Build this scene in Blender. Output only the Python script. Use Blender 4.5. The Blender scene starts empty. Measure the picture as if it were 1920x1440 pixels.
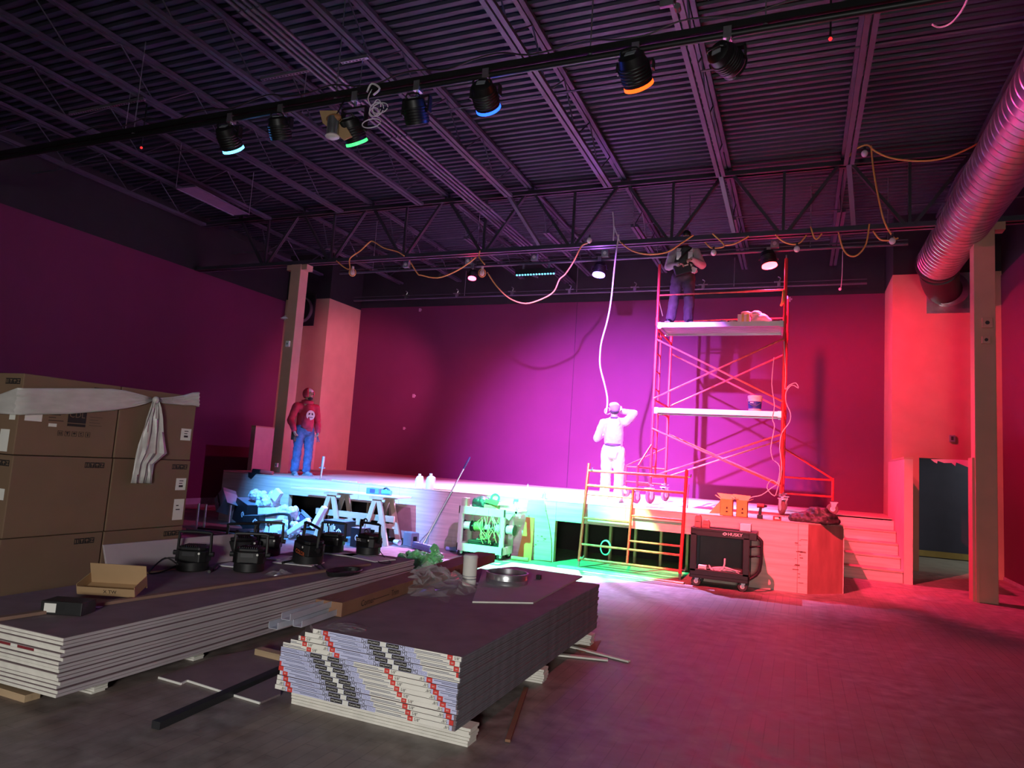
import bpy, math, random
from mathutils import Vector, Matrix, Euler
random.seed(7)
SC = bpy.context.scene
COL = SC.collection
PI = math.pi
# ------------------------------------------------------------------ camera
CAMH, FPX = 1.56, 1290.5
YAW, PITCH, ROLL = -.400275, .109368, .0665228
_cy, _sy, _cp, _sp, _cr, _sr = math.cos(YAW), math.sin(YAW), math.cos(PITCH), math.sin(PITCH), math.cos(ROLL), math.sin(ROLL)
FW = Vector((_sy*_cp, _cy*_cp, _sp)); _r = Vector((_cy, -_sy, 0)); _u = _r.cross(FW)
RT = _cr*_r + _sr*_u; UP = -_sr*_r + _cr*_u
CAM = Vector((0, 0, CAMH))
cam = bpy.data.cameras.new('camera'); cam.sensor_width = 36; cam.lens = FPX*36/1920; cam.clip_end = 200; cam.clip_start = .05
co = bpy.data.objects.new('camera', cam); COL.objects.link(co)
co.matrix_world = Matrix(((RT.x, UP.x, -FW.x, 0), (RT.y, UP.y, -FW.y, 0), (RT.z, UP.z, -FW.z, CAMH), (0, 0, 0, 1)))
SC.camera = co

def at(px, py, x=None, y=None, z=None):
    """point of the place seen at a pixel of the photograph, on a known plane"""
    d = FW + RT*((px-960)/FPX) - UP*((py-720)/FPX)
    t = (z-CAMH)/d.z if z is not None else (x/d.x if x is not None else y/d.y)
    return CAM + d*t
def mpp(p): return (Vector(p)-CAM).dot(FW)/FPX      # metres per pixel at a point

# ------------------------------------------------------------------ materials
def lin(h):
    if not isinstance(h, str): return tuple(h)
    v = [int(h[i:i+2], 16)/255 for i in (0, 2, 4)]
    return tuple(c/12.92 if c <= .04045 else ((c+.055)/1.055)**2.4 for c in v)
MATS = {}
def mat(name, col='808080', rough=.6, metal=0., var=.12, scale=6., stretch=(1, 1, 1), bump=0., emit=None, es=0., alpha=1., trans=0., spec=.5, detail=5):
    if name in MATS: return MATS[name]
    m = bpy.data.materials.new(name); m.use_nodes = True; nt = m.node_tree; N = nt.nodes; L = nt.links
    b = N['Principled BSDF']; c = lin(col)
    b.inputs['Roughness'].default_value = rough; b.inputs['Metallic'].default_value = metal
    b.inputs['Alpha'].default_value = alpha; b.inputs['Transmission Weight'].default_value = trans
    b.inputs['Specular IOR Level'].default_value = spec
    tc = N.new('ShaderNodeTexCoord'); mp = N.new('ShaderNodeMapping'); mp.inputs['Scale'].default_value = stretch
    nz = N.new('ShaderNodeTexNoise'); nz.inputs['Scale'].default_value = scale; nz.inputs['Detail'].default_value = detail
    L.new(tc.outputs['Object'], mp.inputs[0]); L.new(mp.outputs[0], nz.inputs['Vector'])
    rp = N.new('ShaderNodeValToRGB'); rp.color_ramp.elements[0].position = .3; rp.color_ramp.elements[1].position = .7
    rp.color_ramp.elements[0].color = (*[x*(1-var) for x in c], 1); rp.color_ramp.elements[1].color = (*[min(1, x*(1+var)) for x in c], 1)
    L.new(nz.outputs['Fac'], rp.inputs[0]); L.new(rp.outputs[0], b.inputs['Base Color'])
    if bump:
        bp = N.new('ShaderNodeBump'); bp.inputs['Strength'].default_value = bump; bp.inputs['Distance'].default_value = .01
        L.new(nz.outputs['Fac'], bp.inputs['Height']); L.new(bp.outputs[0], b.inputs['Normal'])
    if emit:
        b.inputs['Emission Color'].default_value = (*lin(emit), 1); b.inputs['Emission Strength'].default_value = es
    MATS[name] = m
    return m

M = mat
wine = M('wine_paint', (.115, .009, .054), .75, var=.04, scale=2)
blackp = M('black_paint', (.010, .009, .012), .8, var=.2, scale=2)
tan = M('tan_paint', (.46, .28, .19), .7, var=.05, scale=3)
slate = M('slate_blue_paint', (.055, .06, .10), .8, var=.06)
yellowtrim = M('yellow_trim', (.40, .30, .09), .7, var=.1)
deckm = M('deck_paint', (.022, .021, .037), .6, var=.15, scale=1.5)
steel = M('joist_paint', (.046, .039, .062), .5, var=.15, scale=3)
girdm = M('girder_paint', (.035, .028, .04), .5, var=.15, scale=3)
blk = M('black_metal', (.010, .010, .011), .45, .2, var=.2)
blkpl = M('black_plastic', (.012, .012, .013), .5, var=.2, scale=20)
ply = M('plywood', (.44, .34, .26), .7, var=.16, scale=3, stretch=(.35, 6, 6), bump=.1)
plyv = M('plywood_face', (.60, .47, .40), .7, var=.18, scale=3, stretch=(.4, 4, 7), bump=.1)
lumber = M('lumber', (.46, .33, .20), .7, var=.18, scale=8, stretch=(1, 1, .2))
lumx = M('lumber_long', (.46, .33, .20), .7, var=.18, scale=8, stretch=(.2, 2, 2))
card = M('cardboard', (.205, .128, .078), .8, var=.06, scale=2.5)
card2 = M('cardboard_light', (.42, .27, .14), .8, var=.07, scale=4)
kraft = M('kraft_paper', (.24, .12, .07), .8, var=.1, scale=6)
ink = M('black_ink', (.02, .016, .014), .8, var=.1)
paperw = M('white_paper', (.80, .80, .74), .7, var=.04)
gyp = M('gypsum_edge', (.78, .76, .68), .85, var=.08, scale=12)
gypface = M('drywall_back_paper', (.23, .165, .18), .85, var=.14, scale=5)
gypside = M('drywall_side_paper', (.44, .40, .42), .85, var=.12, scale=9, stretch=(1, .3, 5))
gypwhite = M('drywall_face_paper', (.42, .36, .38), .85, var=.06, scale=4)
lilac = M('lilac_tape', (.60, .62, .86), .7, var=.05)
cream = M('cream_tape', (.86, .84, .76), .7, var=.05)
redink = M('red_ink', (.70, .05, .04), .7, var=.1)
navy = M('navy_ink', (.05, .06, .14), .8)
redst = M('red_scaffold_paint', (.62, .035, .035), .4, .1, var=.12, scale=10)
redworn = M('worn_red_paint', (.50, .10, .07), .45, .15, var=.3, scale=14)
alum = M('aluminium', (.62, .61, .60), .35, .85, var=.06)
galv = M('galvanised_steel', (.52, .53, .55), .28, .9, var=.12, scale=14)
ductm = M('spiral_duct_metal', (.55, .54, .55), .30, .92, var=.22, scale=7, bump=.15)
whitepl = M('white_plastic', (.75, .75, .73), .45, var=.03)
whitefoam = M('white_foam', (.72, .72, .70), .8, var=.06, scale=20, bump=.3)
greypl = M('grey_plastic', (.20, .22, .25), .5, var=.08)
tanpl = M('tan_cart_plastic', (.55, .55, .46), .5, var=.06)
yellowc = M('yellow_cable', (.72, .36, .09), .5, var=.05)
whitec = M('white_cable', (.62, .58, .62), .5, var=.05)
bulbm = M('lamp_glass', (.75, .66, .68), .3, var=.02)
skin = M('skin', (.48, .28, .20), .55, var=.06)
darkhair = M('dark_hair', (.02, .015, .012), .7)
film = M('clear_film', (.62, .58, .62), .12, var=.1, alpha=.2, scale=9)
filmw = M('milky_film', (.62, .60, .57), .35, var=.10, scale=6, stretch=(1, 1, 3), alpha=.93)

# ------------------------------------------------------------------ mesh building
def basis(d, up=(0, 0, 1)):
    d = Vector(d).normalized(); up = Vector(up)
    if abs(d.dot(up.normalized())) > .98: up = Vector((0, 1, 0))
    s = d.cross(up).normalized(); t = s.cross(d)
    return s, t, d
class MB:
    def __init__(s): s.v = []; s.f = []; s.mi = []
    def add(s, vs, fs, mi=0):
        o = len(s.v); s.v += [Vector(v) for v in vs]; s.f += [[i+o for i in f] for f in fs]; s.mi += [mi]*len(fs); return s
    def box(s, lo, hi, mi=0):
        x0, y0, z0 = lo; x1, y1, z1 = hi
        return s.add([(x0, y0, z0), (x1, y0, z0), (x1, y1, z0), (x0, y1, z0), (x0, y0, z1), (x1, y0, z1), (x1, y1, z1), (x0, y1, z1)],
            [(3, 2, 1, 0), (4, 5, 6, 7), (0, 1, 5, 4), (1, 2, 6, 5), (2, 3, 7, 6), (3, 0, 4, 7)], mi)
    def obox(s, c, size, R=None, mi=0):
        R = R if R is not None else Matrix.Identity(3); c = Vector(c); a = [x/2 for x in size]
        vs = [c + R @ Vector((sx*a[0], sy*a[1], sz*a[2])) for sz in (-1, 1) for sx, sy in ((-1, -1), (1, -1), (1, 1), (-1, 1))]
        return s.add(vs, [(3, 2, 1, 0), (4, 5, 6, 7), (0, 1, 5, 4), (1, 2, 6, 5), (2, 3, 7, 6), (3, 0, 4, 7)], mi)
    def bar(s, p0, p1, w, h, up=(0, 0, 1), mi=0):
        p0 = Vector(p0); p1 = Vector(p1); a, b, d = basis(p1-p0, up)
        vs = [p + a*(i*w/2) + b*(j*h/2) for p in (p0, p1) for i, j in ((-1, -1), (1, -1), (1, 1), (-1, 1))]
        return s.add(vs, [(3, 2, 1, 0), (4, 5, 6, 7), (0, 1, 5, 4), (1, 2, 6, 5), (2, 3, 7, 6), (3, 0, 4, 7)], mi)
    def cyl(s, p0, p1, r0, r1=None, n=12, mi=0):
        r1 = r0 if r1 is None else r1; p0 = Vector(p0); p1 = Vector(p1); a, b, d = basis(p1-p0)
        vs = [p + (a*math.cos(2*PI*k/n) + b*math.sin(2*PI*k/n))*r for p, r in ((p0, r0), (p1, r1)) for k in range(n)]
        return s.add(vs, [[k, (k+1) % n, n+(k+1) % n, n+k] for k in range(n)] + [list(range(n))[::-1], list(range(n, 2*n))], mi)
    def tube(s, pts, r, n=6, mi=0, smooth=4):
        pts = [Vector(p) for p in pts]
        if smooth > 1 and len(pts) > 2:
            q = []
            for i in range(len(pts)-1):
                p0 = pts[max(i-1, 0)]; p1 = pts[i]; p2 = pts[i+1]; p3 = pts[min(i+2, len(pts)-1)]
                for k in range(smooth):
                    t = k/smooth
                    q.append(.5*((2*p1)+(p2-p0)*t+(2*p0-5*p1+4*p2-p3)*t*t+(3*p1-p0-3*p2+p3)*t**3))
            pts = q+[pts[-1]]
        vs = []; fs = []; a = None
        for i, p in enumerate(pts):
            d = (pts[min(i+1, len(pts)-1)]-pts[max(i-1, 0)]).normalized()
            if a is None: a, b, _ = basis(d)
            else:
                a = a - d*a.dot(d); a = a.normalized() if a.length > 1e-5 else basis(d)[0]; b = d.cross(a)
            rr = r[i] if isinstance(r, (list, tuple)) else r
            vs += [p+(a*math.cos(2*PI*k/n)+b*math.sin(2*PI*k/n))*rr for k in range(n)]
        for i in range(len(pts)-1):
            fs += [[i*n+k, i*n+(k+1) % n, (i+1)*n+(k+1) % n, (i+1)*n+k] for k in range(n)]
        fs += [list(range(n))[::-1], [(len(pts)-1)*n+k for k in range(n)]]
        return s.add(vs, fs, mi)
    def lathe(s, prof, c=(0, 0, 0), axis=(0, 0, 1), n=24, mi=0, closed=False):
        c = Vector(c); a, b, d = basis(axis); m = len(prof)
        vs = [c + d*z + (a*math.cos(2*PI*k/n)+b*math.sin(2*PI*k/n))*r for r, z in prof for k in range(n)]
        fs = [[i*n+k, i*n+(k+1) % n, (i+1)*n+(k+1) % n, (i+1)*n+k] for i in range(m-1) for k in range(n)]
        if closed: fs += [[(m-1)*n+k, (m-1)*n+(k+1) % n, (k+1) % n, k] for k in range(n)]
        else: fs += [list(range(n))[::-1], [(m-1)*n+k for k in range(n)]]
        return s.add(vs, fs, mi)
    def ball(s, c, r, n=12, R=None, mi=0):
        r = (r, r, r) if not isinstance(r, (tuple, list)) else r; R = R if R is not None else Matrix.Identity(3); c = Vector(c)
        m = max(4, n//2+1); vs = []; fs = []
        for i in range(m+1):
            th = PI*(.02+.96*i/m)
            vs += [c+R @ Vector((r[0]*math.sin(th)*math.cos(2*PI*k/n), r[1]*math.sin(th)*math.sin(2*PI*k/n), r[2]*math.cos(th))) for k in range(n)]
        fs = [[i*n+k, i*n+(k+1) % n, (i+1)*n+(k+1) % n, (i+1)*n+k] for i in range(m) for k in range(n)] + [list(range(n)), [m*n+k for k in range(n)][::-1]]
        return s.add(vs, fs, mi)
    def cap(s, p0, p1, r0, r1=None, n=14, flat=1., side=None):
        """limb piece: tapered capsule, optionally flattened"""
        r1 = r0 if r1 is None else r1; p0 = Vector(p0); p1 = Vector(p1); a, b, d = basis(p1-p0, side or (0, 1, 0))
        rings = []
        for k in range(4): t = PI/2*(1-k/4); rings.append((p0-d*r0*math.sin(t)*.98, max(r0*math.cos(t), r0*.08)))
        rings.append((p0, r0)); rings.append((p1, r1))
        for k in range(1, 5): t = PI/2*k/4; rings.append((p1+d*r1*math.sin(t)*.98, max(r1*math.cos(t), r1*.08)))
        vs = [c+(a*math.cos(2*PI*k/n)+b*math.sin(2*PI*k/n)*flat)*r for c, r in rings for k in range(n)]; m = len(rings)
        fs = [[i*n+k, i*n+(k+1) % n, (i+1)*n+(k+1) % n, (i+1)*n+k] for i in range(m-1) for k in range(n)] + [list(range(n))[::-1], [(m-1)*n+k for k in range(n)]]
        return s.add(vs, fs)
    def prism(s, poly, h, O=(0, 0, 0), X=(1, 0, 0), Y=(0, 1, 0), mi=0):
        O = Vector(O); X = Vector(X); Y = Vector(Y); Z = X.cross(Y).normalized(); n = len(poly)
        vs = [O+X*x+Y*y for x, y in poly]+[O+X*x+Y*y+Z*h for x, y in poly]
        return s.add(vs, [list(range(n))[::-1], list(range(n, 2*n))]+[[k, (k+1) % n, n+(k+1) % n, n+k] for k in range(n)], mi)
    def sheet(s, rows, mi=0):
        n = len(rows[0]); return s.add([p for r in rows for p in r], [[i*n+k, i*n+k+1, (i+1)*n+k+1, (i+1)*n+k] for i in range(len(rows)-1) for k in range(n-1)], mi)
    def mesh(s, name):
        me = bpy.data.meshes.new(name); me.from_pydata([tuple(v) for v in s.v], [], s.f); me.polygons.foreach_set('material_index', s.mi); me.update()
        import bmesh
        bm = bmesh.new(); bm.from_mesh(me); bmesh.ops.recalc_face_normals(bm, faces=bm.faces); bm.to_mesh(me); bm.free()
        return me
def wmat(o):
    m = o.matrix_basis.copy(); p = o.parent
    while p: m = p.matrix_basis @ m; p = p.parent
    return m
def put(name, me, mats, parent=None, smooth=False, bevel=0., solid=0.):
    o = bpy.data.objects.new(name, me); COL.objects.link(o)
    for m in (mats if isinstance(mats, (list, tuple)) else [mats]): me.materials.append(m)
    if parent is not None:
        me.transform(wmat(parent).inverted()); o.parent = parent
    if smooth:
        me.polygons.foreach_set('use_smooth', [True]*len(me.polygons)); me.set_sharp_from_angle(angle=math.radians(42))
    if solid: d = o.modifiers.new('solid', 'SOLIDIFY'); d.thickness = solid; d.offset = 0
    if bevel:
        d = o.modifiers.new('bevel', 'BEVEL'); d.width = bevel; d.segments = 2; d.limit_method = 'ANGLE'
    return o
def obj(name, mb, mats, parent=None, **k): return put(name, mb.mesh(name), mats, parent, **k)
def tag(o, label, cat, group=None, kind=None):
    o['label'] = label; o['category'] = cat
    if group: o['group'] = group
    if kind: o['kind'] = kind
    return o
def thing(name, label, cat, loc=(0, 0, 0), rz=0., group=None):
    o = bpy.data.objects.new(name, None); COL.objects.link(o); o.location = loc; o.rotation_euler = (0, 0, rz); o.empty_display_size = .1
    return tag(o, label, cat, group)
def struct(name, mb, mats, **k):
    o = obj(name, mb, mats, **k); o['kind'] = 'structure'; return o
def copy_tree(o, parent=None):
    c = o.copy(); COL.objects.link(c); c.parent = parent
    for ch in list(o.children): copy_tree(ch, c)
    return c
TEXTS = {}
def text(name, s, size, m, parent, O, X, Y, lift=.002, align='CENTER', depth=.0004):
    """flat lettering on a surface: O centre, X reading direction, Y up"""
    key = (s, size, align)
    if key not in TEXTS:
        cu = bpy.data.curves.new('t', 'FONT'); cu.body = s; cu.size = size; cu.align_x = align; cu.align_y = 'CENTER'; cu.resolution_u = 2
        t = bpy.data.objects.new('t', cu); COL.objects.link(t)
        dg = bpy.context.evaluated_depsgraph_get(); TEXTS[key] = bpy.data.meshes.new_from_object(t.evaluated_get(dg))
        bpy.data.objects.remove(t); bpy.data.curves.remove(cu)
    me = TEXTS[key].copy(); me.name = name
    X = Vector(X).normalized(); Y = Vector(Y).normalized(); Z = X.cross(Y); O = Vector(O)+Z*lift
    me.transform(Matrix(((X.x, Y.x, Z.x, O.x), (X.y, Y.y, Z.y, O.y), (X.z, Y.z, Z.z, O.z), (0, 0, 0, 1))))
    if parent is None: return me
    return put(name, me, m, parent)
def blob(name, mb, m, parent, voxel=.01, smooth=6, noise=0., nscale=8., flat=False):
    """one continuous surface out of overlapping closed pieces"""
    me = mb.mesh('tmp'); t = bpy.data.objects.new('tmp', me); COL.objects.link(t)
    r = t.modifiers.new('r', 'REMESH'); r.mode = 'VOXEL'; r.voxel_size = voxel
    s = t.modifiers.new('s', 'SMOOTH'); s.iterations = smooth; s.factor = .5
    dg = bpy.context.evaluated_depsgraph_get(); me2 = bpy.data.meshes.new_from_object(t.evaluated_get(dg)); bpy.data.objects.remove(t)
    if noise:
        from mathutils import noise as nz
        for v in me2.vertices: v.co += v.normal*noise*(nz.noise(v.co*nscale)+.5*nz.noise(v.co*nscale*2.3))
    me2.materials.clear(); o = put(name, me2, m, parent)
    if not flat: me2.polygons.foreach_set('use_smooth', [True]*len(me2.polygons))
    return o
def rot(x=0, y=0, z=0): return Euler((math.radians(x), math.radians(y), math.radians(z))).to_matrix()
V = Vector
ST = .955      # stage height
# ================================================================== SETTING
def floor_material():
    m = bpy.data.materials.new('worn_strip_floor'); m.use_nodes = True; nt = m.node_tree; N = nt.nodes; L = nt.links; b = N['Principled BSDF']
    tc = N.new('ShaderNodeTexCoord'); mp = N.new('ShaderNodeMapping'); mp.inputs['Rotation'].default_value = (0, 0, PI/2)
    L.new(tc.outputs['Object'], mp.inputs[0])
    br = N.new('ShaderNodeTexBrick'); br.inputs['Scale'].default_value = 1; br.inputs['Brick Width'].default_value = .42; br.inputs['Row Height'].default_value = .085
    br.inputs['Mortar Size'].default_value = .0035; br.inputs['Color1'].default_value = (.30, .215, .185, 1); br.inputs['Color2'].default_value = (.24, .17, .15, 1); br.inputs['Mortar'].default_value = (.15, .11, .10, 1)
    L.new(mp.outputs[0], br.inputs['Vector'])
    n1 = N.new('ShaderNodeTexNoise'); n1.inputs['Scale'].default_value = .9; n1.inputs['Detail'].default_value = 8; n1.inputs['Roughness'].default_value = .65
    L.new(tc.outputs['Object'], n1.inputs['Vector'])
    r1 = N.new('ShaderNodeValToRGB'); r1.color_ramp.elements[0].position = .33; r1.color_ramp.elements[1].position = .60
    L.new(n1.outputs['Fac'], r1.inputs[0])
    n2 = N.new('ShaderNodeTexNoise'); n2.inputs['Scale'].default_value = 7; n2.inputs['Detail'].default_value = 6
    L.new(tc.outputs['Object'], n2.inputs['Vector'])
    d2 = N.new('ShaderNodeValToRGB'); d2.color_ramp.elements[0].color = (.13, .11, .10, 1); d2.color_ramp.elements[1].color = (.40, .36, .34, 1); d2.color_ramp.elements[0].position = .3; d2.color_ramp.elements[1].position = .75
    L.new(n2.outputs['Fac'], d2.inputs[0])
    mx = N.new('ShaderNodeMixRGB'); L.new(r1.outputs[0], mx.inputs[0]); L.new(br.outputs['Color'], mx.inputs[1]); L.new(d2.outputs[0], mx.inputs[2])
    L.new(mx.outputs[0], b.inputs['Base Color']); b.inputs['Roughness'].default_value = .5
    rr = N.new('ShaderNodeMapRange'); rr.inputs[3].default_value = .36; rr.inputs[4].default_value = .7; L.new(n2.outputs['Fac'], rr.inputs[0]); L.new(rr.outputs[0], b.inputs['Roughness'])
    return m
flm = floor_material()
concrete = M('corridor_concrete', (.34, .34, .30), .85, var=.12, scale=3)
XL, XR, YB, ZC = -13.4, 3.42, 16.45, 6.88
struct('floor', MB().box((XL-.3, -6, -.2), (XR+.2, 15.1, 0)), flm)
struct('floor_corridor', MB().box((1.5, 15.1, -.2), (8, 18.4, 0)), concrete)
# side wall on the left: wine below, black above, with one joint
w = MB().box((XL-.2, -6, 0), (XL, 7.0, 5.55)).box((XL-.2, 7.012, 0), (XL, 15, 5.55)).box((XL-.2, -6, 5.55), (XL-.01, 17, 7.2), 1).box((XL-.2, 6.9, 0), (XL-.012, 7.1, 5.5), 1)
struct('wall_left', w, [wine, blackp])
struct('baseboard_left', MB().box((XL, -6, 0), (XL+.02, 15, .14)), M('bare_wall_base', (.34, .31, .33), .8))
w = MB().box((XR, -6, 0), (XR+.2, 15.1, 5.6)).box((XR+.01, -6, 5.6), (XR+.2, 15.1, 7.2), 1)
struct('wall_right', w, [wine, blackp])
struct('baseboard_right', MB().box((XR-.015, -6, 0), (XR, 15.1, .06)), M('bare_wall_base', (.34, .31, .33), .8))
xs = at(1072, 750, y=YB).x
w = MB().box((-11.9, YB, .5), (xs-.005, YB+.2, 5.66)).box((xs+.005, YB, .5), (1.63, YB+.2, 5.66)).box((-12, YB+.012, .4), (1.7, YB+.2, 5.6), 1).box((-13.4, YB+.006, 5.66), (1.63, YB+.2, 7.2), 1)
struct('wall_back', w, [wine, blackp])
# boxed-out side walls flanking the stage
w = MB().box((XL, 15, 0), (-11.9, YB+.2, 5.6)).box((XL, 15.01, 5.6), (-11.91, YB+.2, 7.2), 1)
struct('wall_left_return', w, [tan, blackp])
DX0, DX1, DZ = 2.09, 3.2, 2.11
w = MB().box((1.63, 15.1, 0), (DX0, 15.25, 5.69)).box((DX0, 15.1, DZ), (DX1, 15.25, 5.69)).box((DX1, 15.1, 0), (XR+.2, 15.25, 5.69)).box((1.63, 15.25, 0), (1.78, YB+.2, 5.69)).box((1.64, 15.11, 5.69), (XR+.2, YB+.2, 7.2), 1)
struct('wall_right_return', w, [tan, blackp])
struct('wall_corridor', MB().box((1.2, 18.25, 0), (8, 18.4, 3.2)), slate)
struct('wall_corridor_side', MB().box((1.65, YB+.2, 0), (1.78, 18.25, 3.2)).box((7.9, 15.25, 0), (8, 18.25, 3.2)), tan)
struct('ceiling_corridor', MB().box((1.65, 15.25, 3.1), (8, 18.4, 3.2)).box((XR+.2, 15.1, 0), (8, 15.25, 3.2)), slate)
struct('baseboard_corridor', MB().box((1.7, 18.225, .02), (8, 18.25, .15)), yellowtrim)
struct('wall_rear', MB().box((XL-.2, -6.2, 0), (XR+.2, -6, 7.2)), wine)
# knee walls beside both stairs
knee = M('knee_wall_board', (.60, .42, .36), .75, var=.05)
def knee_wall(nm, x0, x1, y0, y1, z1): struct(nm, MB().box((x0, y0, 0), (x1, y1, z1-.03)).box((x0-.008, y0-.008, z1-.03), (x1+.008, y1, z1), 1), [knee, tan])
knee_wall('wall_stair_right', 1.575, 1.70, 12.9, 15.1, 2.03)
knee_wall('wall_stair_left', -12.03, -11.9, 12.75, 15.0, 1.96)
tm = MB()
pts = [at(*p, y=15.09) for p in ((1745, 861), (1751, 866), (1757, 869), (1758, 864), (1770, 868), (1784, 868), (1791, 874), (1793, 867), (1805, 872), (1815, 876), (1826, 877), (1826, 864), (1800, 862), (1770, 861))]
tm.prism([(p.x, p.z) for p in pts], .006, O=(0, 15.095, 0), X=(1, 0, 0), Y=(0, 0, 1))
struct('trim_1', tm, paperw)
# corrugated roof deck, ribs running across the room
dk = MB(); prof = []; y = -6.
while y < 17: prof += [(y, ZC), (y+.062, ZC), (y+.082, ZC+.04), (y+.132, ZC+.04)]; y += .152
vs = [(x, yy, zz) for x in (XL-.2, XR+.2) for yy, zz in prof]; n = len(prof)
dk.add(vs, [[i, i+1, n+i+1, n+i] for i in range(n-1)])
struct('ceiling', dk, deckm)
struct('trim_2', MB().box((XL, -6, 6.72), (XL+.01, YB, 6.76)), blackp)

# open web joists
def joist(y0, y1, ext):
    r = thing('roof_joist', 'x', 'joist')
    zt, zb = 6.80, 6.25
    obj('top_chord', MB().box((-.065, y0, zt-.005), (-.008, y1, zt+.05)).box((.008, y0, zt-.005), (.065, y1, zt+.05)), steel, r)
    b0, b1 = y0+ext[0], y1-ext[1]
    obj('bottom_chord', MB().box((-.07, b0, zb), (-.012, b1, zb+.05)).box((.012, b0, zb), (.07, b1, zb+.05)), steel, r)
    wb = MB(); n = max(2, round((b1-b0)/.62)); st = (b1-b0)/n
    wb.tube([(0, b0-.25 if ext[0] else b0, zt)]+[(0, b0+st*(k+(.5 if k % 1 else 0)), zb+.03 if k % 2 == 0 else zt) for k in range(n+1)]+[(0, b1+.25 if ext[1] else b1, zt)], .012, 6, smooth=1)
    obj('web', wb, steel, r)
    return r
ORD = ['first', 'second', 'third', 'fourth', 'fifth', 'sixth', 'seventh', 'eighth', 'ninth', 'tenth', 'eleventh', 'twelfth', 'thirteenth', 'fourteenth', 'fifteenth', 'sixteenth', 'seventeenth']
jf = joist(-5.9, 11.86, (0, .95)); jb = joist(11.94, YB, (.95, .25))
JX = [.594-1.838*k for k in range(-1, 8)][::-1]
JX = [x for x in JX if x < XR]
for base, bay in ((jf, 'over the open floor'), (jb, 'over the stage')):
    for i, x in enumerate(JX):
        o = base if i == 0 else copy_tree(base)
        o.location = (x, 0, 0); o['label'] = 'purple-lit steel bar joist %s, %s from the left wall' % (bay, ORD[i]); o['group'] = 'roof joists '+bay
    base.location = (JX[0], 0, 0)
# horizontal bridging rods across the joists
for i, y in enumerate((7.9, 12.9)):
    b = tag(obj('bridging_rod', MB().tube([(XL, y, 6.30), (XR, y, 6.30)], .014, 6, smooth=1), steel), 'thin cross rod bridging the roof joists, %s' % ('in front of the big truss' if i == 0 else 'behind the big truss'), 'rod', 'joist bridging rods')
# main girder
YT, GB, GT = 11.9, 5.545, 6.66
g = thing('roof_girder', 'deep dark steel truss spanning the room in front of the scaffold', 'girder', (-4.5, YT, GB))
gx0, gx1 = XL, XR
obj('top_chord', MB().box((gx0, YT-.09, GT), (gx1, YT-.012, GT+.02)).box((gx0, YT+.012, GT), (gx1, YT+.09, GT+.02)).box((gx0, YT-.03, GT), (gx1, YT-.012, GT+.1)).box((gx0, YT+.012, GT), (gx1, YT+.03, GT+.1)), girdm, g)
obj('bottom_chord', MB().box((gx0, YT-.10, GB), (gx1, YT-.014, GB+.018)).box((gx0, YT+.014, GB), (gx1, YT+.10, GB+.018)).box((gx0, YT-.032, GB), (gx1, YT-.014, GB+.10)).box((gx0, YT+.014, GB), (gx1, YT+.032, GB+.10)), steel, g)
for i, x in enumerate(JX):
    if i < len(JX)-1:
        xm = (x+JX[i+1])/2
        obj('vertical_web', MB().bar((xm, YT, GB+.05), (xm, YT, GT+.05), .045, .045), girdm, g)
        for s, xx in ((1, x), (-1, JX[i+1])):
            obj('diagonal_web', MB().bar((xx+s*.08, YT-.02, GT+.05), (xm-s*.06, YT-.02, GB+.06), .05, .03, (0, 1, 0)).bar((xx+s*.08, YT+.02, GT+.05), (xm-s*.06, YT+.02, GB+.06), .05, .03, (0, 1, 0)), girdm, g)
for i, (xx, xb, nm) in enumerate(((JX[4], -4.62, 'purple'), (JX[6], -1.1, 'magenta'), (JX[7], .72, 'dark red'))):
    tag(obj('joist_brace', MB().bar((xx, 10.9, 6.27), (xb, YT-.11, GB+.09), .07, .05), steel), '%s flat brace from a roof joist down to the big truss' % nm, 'brace', 'joist braces')
# columns
def column(x0, x1, z0, z1, lab):
    c = thing('steel_column', lab, 'column', ((x0+x1)/2, YT, z0))
    w = (x1-x0)/2; xm = (x0+x1)/2
    obj('shaft', MB().box((x0, YT-.13, z0), (x1, YT+.13, z1)), tan, c, bevel=.008)
    obj('cap_plate', MB().box((xm-w-.14, YT-.10, z1-.12), (xm+w+.14, YT+.10, z1-.0)), tan, c)
    return c
cl = column(-10.47, -10.2, ST+.002, 5.53, 'tan steel column rising from the left end of the stage')
cr = column(2.33, 2.6, .001, 5.54, 'tan steel column standing on the floor beside the doorway')
obj('corner_guard', MB().box((2.30, YT-.10, .001), (2.33, YT+.16, 2.03)).box((2.33, YT-.15, .001), (2.37, YT-.131, 2.03)), tan, cr)
p = at(535, 597, y=YT-.1); sc = thing('wall_lamp', 'small pale lamp hood on the tan stage column', 'lamp', p)
obj('shade', MB().lathe([(.015, .06), (.03, .05), (.10, 0), (.10, -.012)], c=p, n=16), whitepl, sc, smooth=True); obj('arm', MB().tube([p+V((0, 0, .05)), p+V((.03, 0, .2)), p+V((.1, .02, .35))], .012), tan, sc)
for (px, py, w, h, lab) in ((541, 645, .10, .13, 'white box on the tan stage column at head height'), (520, 872, .07, .09, 'white outlet plate low on the tan stage column'), (1850, 606, .13, .15, 'upper pale box on the tan column beside the doorway'), (1848, 638, .11, .11, 'lower pale box on the tan column beside the doorway')):
    p = at(px, py, y=YT-.131); t = thing('junction_box', lab, 'electrical box', p, 0, 'boxes on the columns')
    obj('cover', MB().box((p.x-w/2, YT-.175, p.z-h/2), (p.x+w/2, YT-.1305, p.z+h/2)), whitepl if px < 1000 else tan, t, bevel=.006)
    obj('dial', MB().cyl((p.x, YT-.18, p.z), (p.x, YT-.174, p.z), w*.22), blkpl if px > 1000 else greypl, t)

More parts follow.
